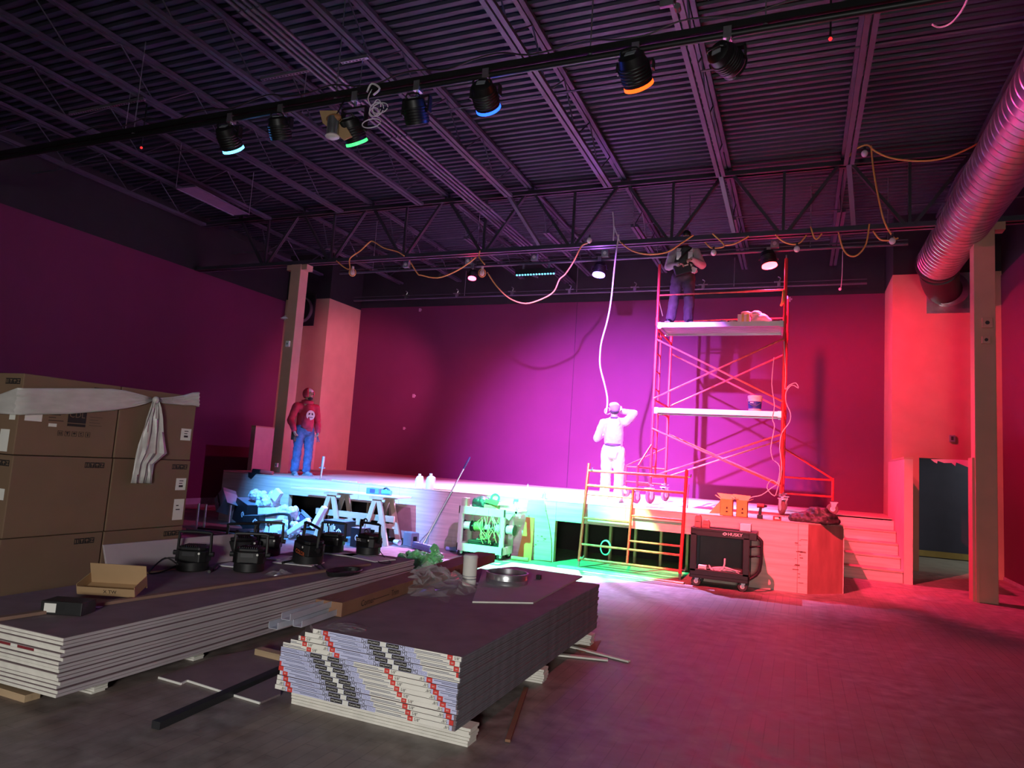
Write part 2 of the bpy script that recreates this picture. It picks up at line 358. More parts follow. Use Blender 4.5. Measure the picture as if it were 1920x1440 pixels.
# ================================================================== STAGE
sg = thing('stage', 'unfinished plywood stage platform with open bays along its front', 'stage', (-5, 10.55, 0))
out = [(-10.55, 10.55), (.13, 10.55), (.59, 11.0), (.6, 14.45), (1.575, 14.45), (1.575, 15.1), (1.63, 15.1), (1.63, YB), (-11.9, YB), (-11.9, 15), (-11.9, 14.45), (-11.0, 14.45), (-11.0, 11.0)]
obj('deck', MB().prism(out, .02, O=(0, 0, ST-.02)), ply, sg)
fr = MB()
yf0, yf1 = 10.55, 10.568
zt = ST-.021
O1 = (-8.88, -6.47, .63); O2 = (-3.56, -1.35, .645)
for x0, x1, z0 in ((-10.55, O1[0], 0), (O1[0], O1[1], O1[2]), (O1[1], O2[0], 0), (O2[0], O2[1], O2[2]), (O2[1], .13, 0)):
    x = x0
    while x < x1-.01:
        xe = min(x1, (math.floor((x+.001)/2.44)+1)*2.44); fr.box((x+.002, yf0, z0), (xe-.002, yf1, zt)); x = xe
obj('front_panel', fr, plyv, sg)
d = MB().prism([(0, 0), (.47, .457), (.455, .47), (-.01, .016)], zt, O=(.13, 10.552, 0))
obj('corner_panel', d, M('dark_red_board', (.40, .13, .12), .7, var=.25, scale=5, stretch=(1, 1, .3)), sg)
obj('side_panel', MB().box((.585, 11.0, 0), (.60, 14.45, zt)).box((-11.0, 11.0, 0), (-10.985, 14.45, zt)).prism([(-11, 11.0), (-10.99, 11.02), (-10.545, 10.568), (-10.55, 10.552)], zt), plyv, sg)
obj('opening_lip', MB().box((O2[0], yf1, O2[2]), (O2[1], yf1+.09, O2[2]+.03)).box((O2[0]-.04, yf1, 0), (O2[0], yf1+.09, O2[2])).box((O1[0]-.04, yf1, 0), (O1[0], yf1+.09, O1[2])).box((O1[0], yf1, O1[2]), (O1[1], yf1+.09, O1[2]+.04)), lumber, sg)
for k, (x, yy) in enumerate([(O2[0]+.25+.42*i, 11.5) for i in range(6)]+[(O1[0]+.2+.45*i, 11.6) for i in range(6)]):
    obj('post', MB().box((x-.019, yy-.045, 0), (x+.019, yy+.045, zt)), lumber, sg)
obj('bay_shade_sheet', MB().box((-10.9, 12.3, 0), (.58, 12.32, zt)), M('bay_shade', (.03, .024, .022), .9), sg)  # near-black sheet standing in for the darkness under the stage
# pencil and stamp marks on the corner panel
mk = MB()
for k in range(16):
    px, py = random.uniform(1491, 1508), random.uniform(1008, 1098); p = at(px, py, y=yf0); w = random.uniform(.01, .05)
    mk.box((p.x-w, yf0-.0015, p.z-.004), (p.x+w, yf0-.0002, p.z+random.uniform(.0, .012)))
obj('stamp_marks', mk, M('stamp_ink', (.16, .07, .05), .8), sg)
# stairs down to the floor beside the stage
for nm, x0, x1, lab in (('stair_flight', .61, 1.567, 'plywood stairs beside the right end of the stage, lit red'), ('stair_flight', -11.893, -11.01, 'plywood stairs behind the left end of the stage')):
    s = thing(nm, lab, 'stairs', ((x0+x1)/2, 12.95, 0), 0, 'stage stairs')
    for k in range(5):
        y0 = 12.95+.3*k; z1 = ST/5*(k+1)
        if k < 4: obj('tread', MB().box((x0, y0-.025, z1-.028), (x1, y0+.30, z1)), ply, s, bevel=.004)
        obj('riser', MB().box((x0, y0, z1-ST/5+(.0 if k == 0 else .001)), (x1, y0+.016, z1-.03)), plyv, s)
# ================================================================== LIGHTS
def spot(name, loc, aim, col, watts, deg, blend=.4, r=.06):
    l = bpy.data.lights.new(name, 'SPOT'); l.energy = watts; l.color = col; l.spot_size = math.radians(deg); l.spot_blend = blend; l.shadow_soft_size = r
    o = bpy.data.objects.new(name, l); COL.objects.link(o); o.location = loc
    o.rotation_euler = (V(aim)-V(loc)).to_track_quat('-Z', 'Y').to_euler(); return o
def area(name, loc, aim, col, watts, sx, sy, spread=180):
    l = bpy.data.lights.new(name, 'AREA'); l.energy = watts; l.color = col; l.shape = 'RECTANGLE'; l.size = sx; l.size_y = sy; l.spread = math.radians(spread)
    o = bpy.data.objects.new(name, l); COL.objects.link(o); o.location = loc
    o.rotation_euler = (V(aim)-V(loc)).to_track_quat('-Z', 'Y').to_euler(); return o
# ================================================================== RIGGING: pipes and stage lights
YN, ZN = 6.0, 5.47
t = thing('lighting_pipe', 'black lighting pipe with a cable tray hung nearest the camera', 'pipe', (-3, YN, ZN))
obj('pipe', MB().cyl((-13.2, YN, ZN), (1.75, YN, ZN), .032, n=12), blk, t, smooth=True)
obj('cable_tray', MB().box((-12.5, YN-.035, ZN+.04), (1.7, YN+.035, ZN+.105)), blk, t)
cb = MB(); q = [V((-9.2+.3*k, YN-.03, ZN+.16+.04*math.sin(k*1.9)+.02*math.sin(k*.7))) for k in range(36)]
cb.tube(q, .009, 5); obj('cable', cb, blkpl, t)
for k, x in enumerate((-8.2, -4.95, -1.95, -.35, 1.5)):
    obj('hanger_rod', MB().cyl((x, YN, ZN), (x, YN, 6.8), .007, n=6).cyl((x, YN, ZN+.03), (x, YN, ZN+.11), .022, n=8), galv, t)
YF, ZF = 12.75, 5.575
t = thing('lighting_pipe', 'thin lighting pipe behind the big truss, hung with lit lamps', 'pipe', (-3, YF, ZF))
obj('pipe', MB().cyl((-9.9, YF, ZF), (1.6, YF, ZF), .028, n=12).cyl((-9.9, YF, ZF+.07), (1.6, YF, ZF+.07), .012, n=8), steel, t, smooth=True)
for x in (-9.0, -6.4, -4.3, -2.0, .1, 1.3): obj('hanger_rod', MB().cyl((x, YF, ZF), (x, YF, 6.75), .006, n=6), galv, t)
YP, ZP = 15.4, 5.62
t = thing('lighting_pipe', 'thin dark pipe with empty clamps just above the back wall', 'pipe', (-5, YP, ZP))
obj('pipe', MB().cyl((-11.4, YP, ZP), (1.2, YP, ZP), .024, n=10).cyl((-11.4, YP, ZP+.09), (1.2, YP, ZP+.09), .009, n=6), steel, t, smooth=True)
for px in (762, 857, 960, 1068, 1190, 1318, 1460):
    p = at(px, 550, y=YP); x = p.x
    obj('clamp', MB().box((x-.03, YP-.035, ZP+.0), (x+.03, YP+.035, ZP+.10)).box((x-.10, YP-.03, ZP+.085), (x+.10, YP+.03, ZP+.10)).tube([(x, YP, ZP+.1), (x+.03, YP, ZP+.17), (x-.02, YP, ZP+.21)], .012), galv, t)
for x in (-8.0, -5.0, -1.4): obj('hanger_rod', MB().cyl((x, YP, ZP), (x, YP, 6.3), .006, n=6), galv, t)

def aim_axis(loc, aim): return (V(aim)-V(loc)).normalized()
glows = {}
def glow(c, s):
    k = 'lens_glow_%s' % '_'.join(str(int(v*255)) for v in c)
    return M(k, c, .4, emit=c, es=s, var=.02)
def hung_light(px, py, yy, zpipe, size, aim, label, col, es, ring_lit=True, tilt_label=True):
    """moving-head style wash lamp on a pipe: clamp, yoke, body, lens ring"""
    c = at(px, py, y=yy); ax = aim_axis(c, aim); s, u, d = basis(ax)
    t = thing('wash_light', label, 'stage light', c, 0, 'wash lights on the pipes'); r = size
    obj('clamp', MB().box((c.x-.035, yy-.045, zpipe-.05), (c.x+.035, yy+.045, zpipe+.06)).cyl((c.x, yy, zpipe-.14), (c.x, yy, zpipe-.04), .018, n=8), galv if tilt_label else blk, t)
    zt = zpipe-.13
    yk = MB().box((c.x-r-.035, yy-.03, zt-.012), (c.x+r+.035, yy+.03, zt+.012))
    for k in (-1, 1): yk.bar((c.x+k*(r+.03), yy, zt), V((c.x+k*(r+.03), c.y, c.z)), .018, .06, (0, 1, 0))
    obj('yoke', yk, blk, t)
    b = MB().lathe([(r*.62, -r*1.25), (r*.86, -r*1.1), (r*.97, -r*.5), (r*1.0, 0), (r*1.0, r*.75)], c=c, axis=ax, n=20)
    for k in range(5): b.lathe([(r*1.01, -r*.55+k*r*.22), (r*1.05, -r*.5+k*r*.22), (r*1.05, -r*.42+k*r*.22), (r*1.01, -r*.37+k*r*.22)], c=c, axis=ax, n=20)
    obj('body', b, blk, t, smooth=True)
    if col is None:
        obj('lens', MB().lathe([(r*.95, r*.76), (r*.9, r*.80)], c=c, axis=ax, n=20), blkpl, t, smooth=True)
    else:
        ring = MB().lathe([(r*1.0, r*.80), (r*1.03, r*1.0), (r*.95, r*1.03), (r*.93, r*.82)], c=c, axis=ax, n=24)
        obj('lens_ring', ring, glow(col, es) if ring_lit else blk, t)
        obj('lens', MB().lathe([(r*.93, r*.77), (r*.5, r*.82), (.01, r*.83)], c=c, axis=ax, n=20), glow(col, es), t)
    p = c-d*(r*1.27)
    obj('rear_panel', MB().obox(p, (r*.7, r*.5, .01), Matrix((s, u, d)).transposed()), greypl, t)
    obj('handle', MB().tube([c-d*r*1.1+s*r*.7, c-d*r*1.55+s*r*.5, c-d*r*1.55-s*r*.5, c-d*r*1.1-s*r*.7], .009, smooth=3), blk, t)
    return c, ax
LT = {}
LT['cyan'] = hung_light(430, 262, YN, ZN, .13, (-7.0, 10.6, .9), 'wash lamp on the near pipe glowing cyan white, farthest left lit one', (.14, .62, 1), 3.2)
hung_light(525, 245, YN, ZN, .125, (-6.2, 9.0, .5), 'unlit black wash lamp on the near pipe between the cyan and the green lamps', None, 0)
LT['green'] = hung_light(662, 248, YN, ZN, .125, (-4.2, 10.0, .3), 'wash lamp with a green rim on the near pipe, behind the tan board', (.08, 1, .25), 1.2)
hung_light(780, 214, YN, ZN, .13, (-4.0, 9.0, .5), 'unlit black wash lamp on the near pipe left of the blue one', None, 0)
LT['blue'] = hung_light(910, 183, YN, ZN, .13, (-3.6, 13.2, 1.0), 'wash lamp on the near pipe with a blue glowing rim', (.02, .11, 1), 3)
LT['red'] = hung_light(1191, 135, YN, ZN, .14, (-.6, 12.0, .6), 'wash lamp on the near pipe with a red and amber glowing rim', (1, .085, .008), 3)
LT['pink'] = hung_light(1363, 112, YN, ZN, .125, (2.1, 11.0, 4.6), 'black wash lamp on the near pipe, rightmost of the row, facing away', (1, .12, .35), 4, False)
LT['red2'] = hung_light(886, 516, YF, ZF, .085, (-6.2, 11.6, 1.0), 'small lit red lamp behind the truss beside the caged bulb', (1, .05, .12), 14)
LT['violet'] = hung_light(1124, 506, YF, ZF, .12, (-3.9, 11.9, 1.0), 'violet glowing wash lamp behind the truss above the man with the cable', (.30, .16, 1), 16)
LT['red3'] = hung_light(1441, 487, YF, ZF, .13, (.2, 12.2, 1.0), 'red glowing wash lamp behind the truss near the scaffold top', (1, .04, .05), 16)
# bar light
c = at(1005, 513, y=YF); t = thing('bar_light', 'row of cyan glowing diodes in a black bar behind the truss', 'stage light', c)
obj('housing', MB().box((c.x-.44, YF-.06, c.z-.02), (c.x+.44, YF+.06, c.z+.09)), blk, t, bevel=.008)
for k in range(14): obj('diode', MB().ball((c.x-.40+.0615*k, YF-.045, c.z-.028), (.020, .020, .018), 8), glow((.10, .70, 1), 3.5), t)
obj('bracket', MB().box((c.x-.3, YF-.02, c.z+.09), (c.x-.26, YF+.02, ZF)).box((c.x+.26, YF-.02, c.z+.09), (c.x+.3, YF+.02, ZF)).bar((c.x-.06, YF-.06, c.z-.05), (c.x+.07, YF-.06, c.z-.10), .02, .03), galv, t)
# spare clamps and small boxes on the far pipe
for px, lab in ((764, 'left of the red lamp'), (880, 'right above the small red lamp'), (1003, 'above the cyan bar'), (1135, 'beside the violet lamp'), (1452, 'beside the red lamp near the scaffold')):
    p = at(px, 492, y=YF); x = p.x
    k = thing('pipe_box', 'small grey outlet box on the far pipe, '+lab, 'electrical box', (x, YF, ZF+.05), 0, 'outlet boxes on the far pipe')
    obj('cover', MB().box((x-.07, YF-.07, ZF+.04), (x+.07, YF+.03, ZF+.19)), greypl, k, bevel=.006); obj('socket', MB().cyl((x, YF-.078, ZF+.115), (x, YF-.07, ZF+.115), .035), whitepl, k)
# bulb with a tan board and foil tube beside the green lamp
c = at(625, 238, y=YN-.15); t = thing('temporary_work_lamp', 'tan board with a silver bulb tube hanging from the near pipe', 'lamp', c)
bd = [at(*p, y=YN-.12) for p in ((601, 209), (634, 209), (661, 257), (646, 264), (607, 232))]
obj('board', MB().prism([(p.x, p.z) for p in bd], .02, O=(0, YN-.12, 0), X=(1, 0, 0), Y=(0, 0, 1)), card2, t)
a, b = at(626, 222, y=YN-.17), at(623, 256, y=YN-.2)
tb = MB().lathe([(.055, 0), (.06, .02), (.06, (a-b).length)], c=b, axis=a-b, n=14)
for k in range(6): tb.cyl(b+(a-b)*.1+V((.06*math.cos(k), .06*math.sin(k), 0)), a+V((.06*math.cos(k), .06*math.sin(k), 0)), .008, n=5)
obj('foil_tube', tb, galv, t, smooth=True)
obj('bulb', MB().ball(b, (.085, .07, .03), 14), bulbm, t, smooth=True)
obj('hook', MB().tube([a, a+V((.02, .05, .12)), V((a.x, YN, ZN+.04))], .008), blk, t)
obj('top_cap', MB().ball(a, (.10, .05, .05), 12), M('rust_orange', (.33, .14, .06), .7), t, smooth=True)
# white cable coil on the near pipe
p = at(706, 205, y=YN-.08); cq = MB()
for k, (rx, rz, dx, dz) in enumerate(((.09, .08, 0, 0), (.06, .05, -.04, -.02), (.10, .06, .03, .02), (.05, .09, -.02, .04), (.12, .05, -.08, -.13))):
    cq.tube([p+V((dx+rx*math.cos(a*.5), .01*k, dz+rz*math.sin(a*.5))) for a in range(13)], .006, 5, smooth=2)
cq.tube([at(697, 168, y=YN-.06), at(690, 184, y=YN-.08), p+V((-.08, 0, .05))], .006, 5)
cq.tube([at(688, 173, y=YN-.06), at(697, 157, y=YN-.06), at(712, 166, y=YN-.06), at(700, 178, y=YN-.06)], .012, 5)
tag(obj('cable_coil', cq, whitec), 'tangled white cable coil hanging from the near pipe', 'cable')
# perforated struts
st_m = galv
for (a, b, lab) in (((490, 151), (597, 130), 'perforated metal strut above the near pipe, longest and brightest'), ((640, 119), (690, 109), 'short perforated strut above the near pipe beside a joist'), ((130, 215), (272, 188), 'dim perforated strut at far left above the near pipe')):
    p, q = at(*a, z=6.2), at(*b, z=6.2); y = (p.y+q.y)/2; p.y = q.y = y
    t = thing('perforated_strut', lab, 'strut', (p+q)/2, 0, 'perforated struts')
    obj('channel', MB().box((p.x, y-.02, 6.2), (q.x, y+.02, 6.225)).box((p.x, y-.022, 6.2), (q.x, y-.018, 6.24)).box((p.x, y+.018, 6.2), (q.x, y+.022, 6.24)), st_m, t)
    sl = MB(); n = int((q.x-p.x)/.05)
    for k in range(n): sl.box((p.x+.012+.05*k, y-.008, 6.1985), (p.x+.04+.05*k, y+.008, 6.2))
    obj('slots', sl, blk, t)
    obj('rod', MB().cyl((p.x+(q.x-p.x)*.8, y, ZN+.2), (p.x+(q.x-p.x)*.8, y, 6.45), .006, n=6), galv, t)
# conduits
for k in range(4):
    x = -5.40-.085*k; c = MB().cyl((x, -5.9, 6.17), (x, YB, 6.17), .026, n=10)
    for y in (2.2, 5.2, 8.2, 11.2, 14.2): c.cyl((x, y-.05, 6.17), (x, y+.05, 6.17), .034, n=10)
    tag(obj('conduit', c, steel, smooth=True), 'purple-painted conduit under the roof, %s of four side by side from the right' % ORD[k], 'conduit', 'conduit bundle')
# hanging strip frame, red LED bits
pts = [at(*p, z=5.95) for p in ((330, 353), (366, 349), (467, 402), (438, 404))]
t = thing('hanging_panel', 'dim hanging panel frame under the roof at left', 'panel', pts[0])
obj('frame', MB().tube([pts[0], pts[1], pts[2], pts[3], pts[0]], .014, 6, smooth=1), steel, t)
obj('panel', MB().prism([(p.x, p.y) for p in pts], .012, O=(0, 0, 5.955)), M('dim_panel', (.16, .09, .15), .6), t)
obj('hanger_rod', MB().cyl(pts[0], pts[0]+V((0, 0, .85)), .006, n=6).cyl(pts[2], pts[2]+V((0, 0, .85)), .006, n=6), galv, t)
for (px, py, lab) in ((1557, 73, 'tiny red LED dot hanging from the deck at upper right'), (265, 277, 'tiny red indicator lamp in the dark at upper left')):
    p = at(px, py, z=5.9); t = thing('led_dot' if px > 1000 else 'indicator_lamp', lab, 'led_dot' if px > 1000 else 'lamp', p)
    obj('pipe', MB().cyl(p, (p.x, p.y, 6.85), .01, n=6), blk, t); obj('tip', MB().ball(p, .02, 8), glow((1, .05, .05), .8 if px > 1000 else 1.6), t)  # glowing tip is a red LED dot

# ---------- yellow work light strings
def string(label, runs, bulbs, group='yellow work light cables'):
    t = thing('work_light_string', label, 'cable', runs[0][0], 0, group)
    for r in runs: obj('cable', MB().tube(r, .013, 6), yellowc, t)
    for kind, p in bulbs:
        up = V((0, 0, 1))
        if kind == 'cage':
            b = obj('caged_lamp', MB().ball(p, (.05, .05, .06), 10).cyl(p+V((0, 0, .05)), p+V((0, 0, .13)), .024), bulbm, t, smooth=True)
            cg = MB()
            for k in range(6):
                a = PI*k/6; cg.tube([p+V((.075*math.cos(a)*math.sin(h), .075*math.sin(a)*math.sin(h), .085*math.cos(h))) for h in [2*PI*i/12 for i in range(13)]], .004, 4, smooth=1)
            obj('cage', cg, yellowc, b)
        else:
            d = -1 if kind == 'down' else 1
            b = obj('socket', MB().cyl(p+V((0, 0, -d*-.045*1)), p+V((0, 0, .045*d*1+.06*d)), .02) if d > 0 else MB().cyl(p+V((0, 0, .045)), p+V((0, 0, .11)), .02), blkpl, t)
            obj('bulb', MB().ball(p, (.048, .048, .055), 12), bulbm, b, smooth=True)
Y1 = YT-.16
def W(*pp, y=Y1): return [at(*p, y=y) for p in pp]
string('yellow work light cable from the left column to the caged bulbs', [W((631, 489), (645, 501), (656, 504), y=Y1)+W((656, 485), (676, 470), (692, 455), (700, 453), (720, 465), (745, 472), (758, 480)), W((768, 489), (783, 513), (790, 516), (820, 521), (852, 510), (878, 494), (893, 482))],
    [('cage', at(661, 511, y=Y1))])
string('yellow work light cable drooping in a deep loop below the truss centre', [W((900, 470), (898, 480), (903, 489), (909, 496)), W((914, 511), (930, 535), (955, 559), (985, 569), (1015, 561), (1038, 547), (1049, 524), (1060, 514), (1077, 488), (1090, 462), (1102, 456))],
    [('cage', at(904, 512, y=Y1)), ('up', at(1105, 451, y=Y1))])
string('yellow work light cable along the truss beside the worker on the scaffold', [W((1162, 453), (1185, 470), (1215, 477), (1250, 473), (1275, 458), (1300, 441)), W((1322, 454), (1332, 464), (1345, 465), (1358, 460), (1340, 442), (1336, 438)), W((1358, 460), (1378, 457), (1404, 443)), W((1454, 440), (1467, 452), (1485, 458), (1500, 455), (1512, 441)), W((1520, 425), (1526, 444), (1532, 448), (1541, 438))],
    [('down', at(1338, 474, y=Y1)), ('down', at(1494, 467, y=Y1))])
string('yellow cable looping low between the scaffold and the round duct', [W((1572, 436), (1580, 465), (1592, 479), (1608, 478), (1624, 457), (1630, 420)), W((1637, 433), (1650, 449), (1668, 451)), W((1633, 270), (1638, 320), (1650, 385), (1660, 420), (1676, 446), (1684, 446))],
    [('down', at(1673, 452, y=Y1))])
q = W((1590, 296), (1604, 280), (1626, 272), (1640, 283), (1670, 296), (1720, 302), (1770, 297), (1815, 279), (1835, 268), y=11.2)
string('yellow cable at truss top running right to the round duct', [q], [('down', at(1621, 288, y=11.2))])
# pale sash cord on the truss
tag(obj('sash_cord', MB().tube(W((1149, 397), (1151, 425), (1150, 451)), .012).tube(W((1150, 420), (1157, 440), (1163, 455)), .010), whitec), 'pale cord hanging over the truss above the man with the cable', 'cord')
# cable the man pulls
cbl = [at(*p, y=11.75) for p in ((1160, 440), (1153, 492), (1146, 560), (1139, 600), (1128, 640), (1125, 665), (1127, 690), (1137, 725), (1143, 752), (1142, 776))]
for i in range(6, 10): cbl[i].y = 11.75-.05*(i-5)
tag(obj('pulled_cable', MB().tube(cbl, .014, 6), whitec), 'long pale cable hanging from the truss into the raised hand', 'cable')
tag(obj('pull_cord', MB().tube([at(*p, y=14.8) for p in ((1580, 470), (1579, 510), (1577, 537), (1575, 541))], .007, 5).ball(at(1575, 542, y=14.8), .03, 8), whitec), 'thin cord with a knob hanging in front of the back wall', 'cord')
for (px, py, s, lab) in ((1480, 561, 1, 'small pale clip on the back wall right of the scaffold'), (788, 581, .8, 'pale scuffed tab high on the back wall at left'), (776, 742, .9, 'pale scuffed tab at mid height on the back wall at left'), (758, 803, .7, 'low scuffed tab on the back wall at left')):
    p = at(px, py, y=YB-.01); tag(obj('wall_tab', MB().box((p.x-.04*s, YB-.03, p.z-.06*s), (p.x+.03*s, YB-.0005, p.z+.05*s)).box((p.x-.05*s, YB-.02, p.z-.02*s), (p.x+.06*s, YB-.0005, p.z+.02*s)), M('wall_tab_grey', (.45, .25, .35), .7)), lab, 'tab', 'tabs on the back wall')
p = at(1785, 822, y=15.09); t = thing('outlet_box', 'small dark outlet box on the red wall above the doorway', 'electrical box', p)
obj('box', MB().box((p.x-.045, 15.06, p.z-.06), (p.x+.045, 15.0995, p.z+.06)), greypl, t); obj('socket', MB().box((p.x-.02, 15.055, p.z-.035), (p.x+.02, 15.06, p.z+.035)), blkpl, t)

# ---------- ducts
dc = V((2.20, 13.75, 5.52)); R = .345
t = thing('round_duct', 'big round spiral metal duct at upper right, shining pink', 'duct', dc)
prof = []; y = 0.
while y < 17: prof += [(R, y), (R, y+.115), (R+.007, y+.122), (R+.007, y+.134), (R, y+.141)]; y += .15
obj('spiral_pipe', MB().lathe(prof, c=dc, axis=(0, -1, 0), n=48), ductm, t, smooth=True)
obj('end_band', MB().lathe([(R+.012, -.08), (R+.018, -.06), (R+.018, .04), (R+.012, .06)], c=dc, axis=(0, -1, 0), n=48), blk, t, smooth=True)
hc = V((2.57, 15.1, 5.32)); el = []
for k in range(9):
    s = k/8; el.append(dc.lerp(hc, s)+V((0, (.25*math.sin(PI*s)), -.06*math.sin(PI*s))))
obj('elbow', MB().tube(el, [R-.02-(R-.30)*k/8 for k in range(9)], 28, smooth=1), blk, t, smooth=True)
obj('collar', MB().lathe([(.30, .0), (.30, .16), (.315, .17), (.315, .21), (.30, .22)], c=hc, axis=(0, -1, 0), n=36), ductm, t, smooth=True)
obj('wall_plate', MB().box((hc.x-.36, 15.085, hc.z-.42), (hc.x+.36, 15.0995, hc.z+.36)), galv, t)
obj('hanger_strap', MB().tube([dc+V((R, -.6, 0)), dc+V((R, -.6, 1.3))], .012, smooth=1), galv, t)
hc = at(568, 582, y=15); t = thing('duct_opening', 'round open duct hole high on the tan wall behind the left column', 'duct', hc)
obj('ring', MB().lathe([(.33, 0), (.36, 0), (.36, .12), (.33, .12)], c=hc, axis=(0, -1, 0), n=36, closed=True), galv, t, smooth=True)
obj('plate', MB().box((hc.x-.42, 14.97, hc.z-.44), (hc.x+.42, 14.9995, hc.z+.44)), blk, t)

tag(obj('loose_cable', MB().tube([at(*p, z=6.2) for p in ((1748, 46), (1762, 51), (1782, 44), (1800, 24), (1813, 0), (1816, -20))], .010, 5), whitec), 'pale loose cable curling under the roof at the upper right corner', 'cable')
p = at(1250, 7, z=5.75); t = thing('pipe_clamp', 'small pale clamp near the top edge above the near pipe', 'clamp', p)
obj('bracket', MB().box((p.x-.06, p.y-.02, p.z-.03), (p.x+.06, p.y+.02, p.z+.03)).cyl((p.x+.05, p.y, p.z), (p.x+.12, p.y, p.z+.75), .008, n=6), galv, t); obj('bolt', MB().cyl((p.x+.10, p.y-.03, p.z-.06), (p.x+.10, p.y+.03, p.z-.06), .03, n=10), galv, t)
# ================================================================== LEFT: boxes, drywall, lamps
BX, BH = -5.83, .6667
def icons(px, o, X, Y, parent, w=.19, dark=True):
    """printed strip of handling symbols"""
    m = MB(); X = V(X); Y = V(Y); Z = X.cross(Y); c = V(o)
    for k in range(4):
        q = c+X*(w*(k-1.5)/4)
        if dark: m.prism([(-w*.115, -w*.13), (w*.115, -w*.13), (w*.115, w*.13), (-w*.115, w*.13)], .0012, O=q, X=X, Y=Y)
    obj('handling_symbols', m, ink, parent)
    g = MB()
    for k in range(4):
        q = c+X*(w*(k-1.5)/4)+Z*.0012; u = w*.08
        sh = [[(-u, -u), (-u*.5, -u), (-u*.5, u), (-u, u)], [(-u, u), (u, u), (.2*u, 0), (.2*u, -u), (-.2*u, -u), (-.2*u, 0)], [(-u, 0), (-.6*u, .8*u), (.6*u, .8*u), (u, 0)], [(-u, -u), (u, -u), (u, -.6*u), (-u*.3, -.6*u), (u, u), (-u, u), (-u, .6*u), (u*.2, .6*u)]][k]
        g.prism(sh, .0006, O=q, X=X, Y=Y)
        if k == 0: g.prism([(u*.3, -u), (u*.8, -u), (u*.8, u), (u*.3, u)], .0006, O=q, X=X, Y=Y)
        if k == 2: g.prism([(-u*.15, -u), (u*.15, -u), (u*.15, 0), (-u*.15, 0)], .0006, O=q, X=X, Y=Y)
    obj('symbol_shapes', g, card, parent)
names = [['bottom', 'middle', 'top'], ['nearer column', 'farther column']]
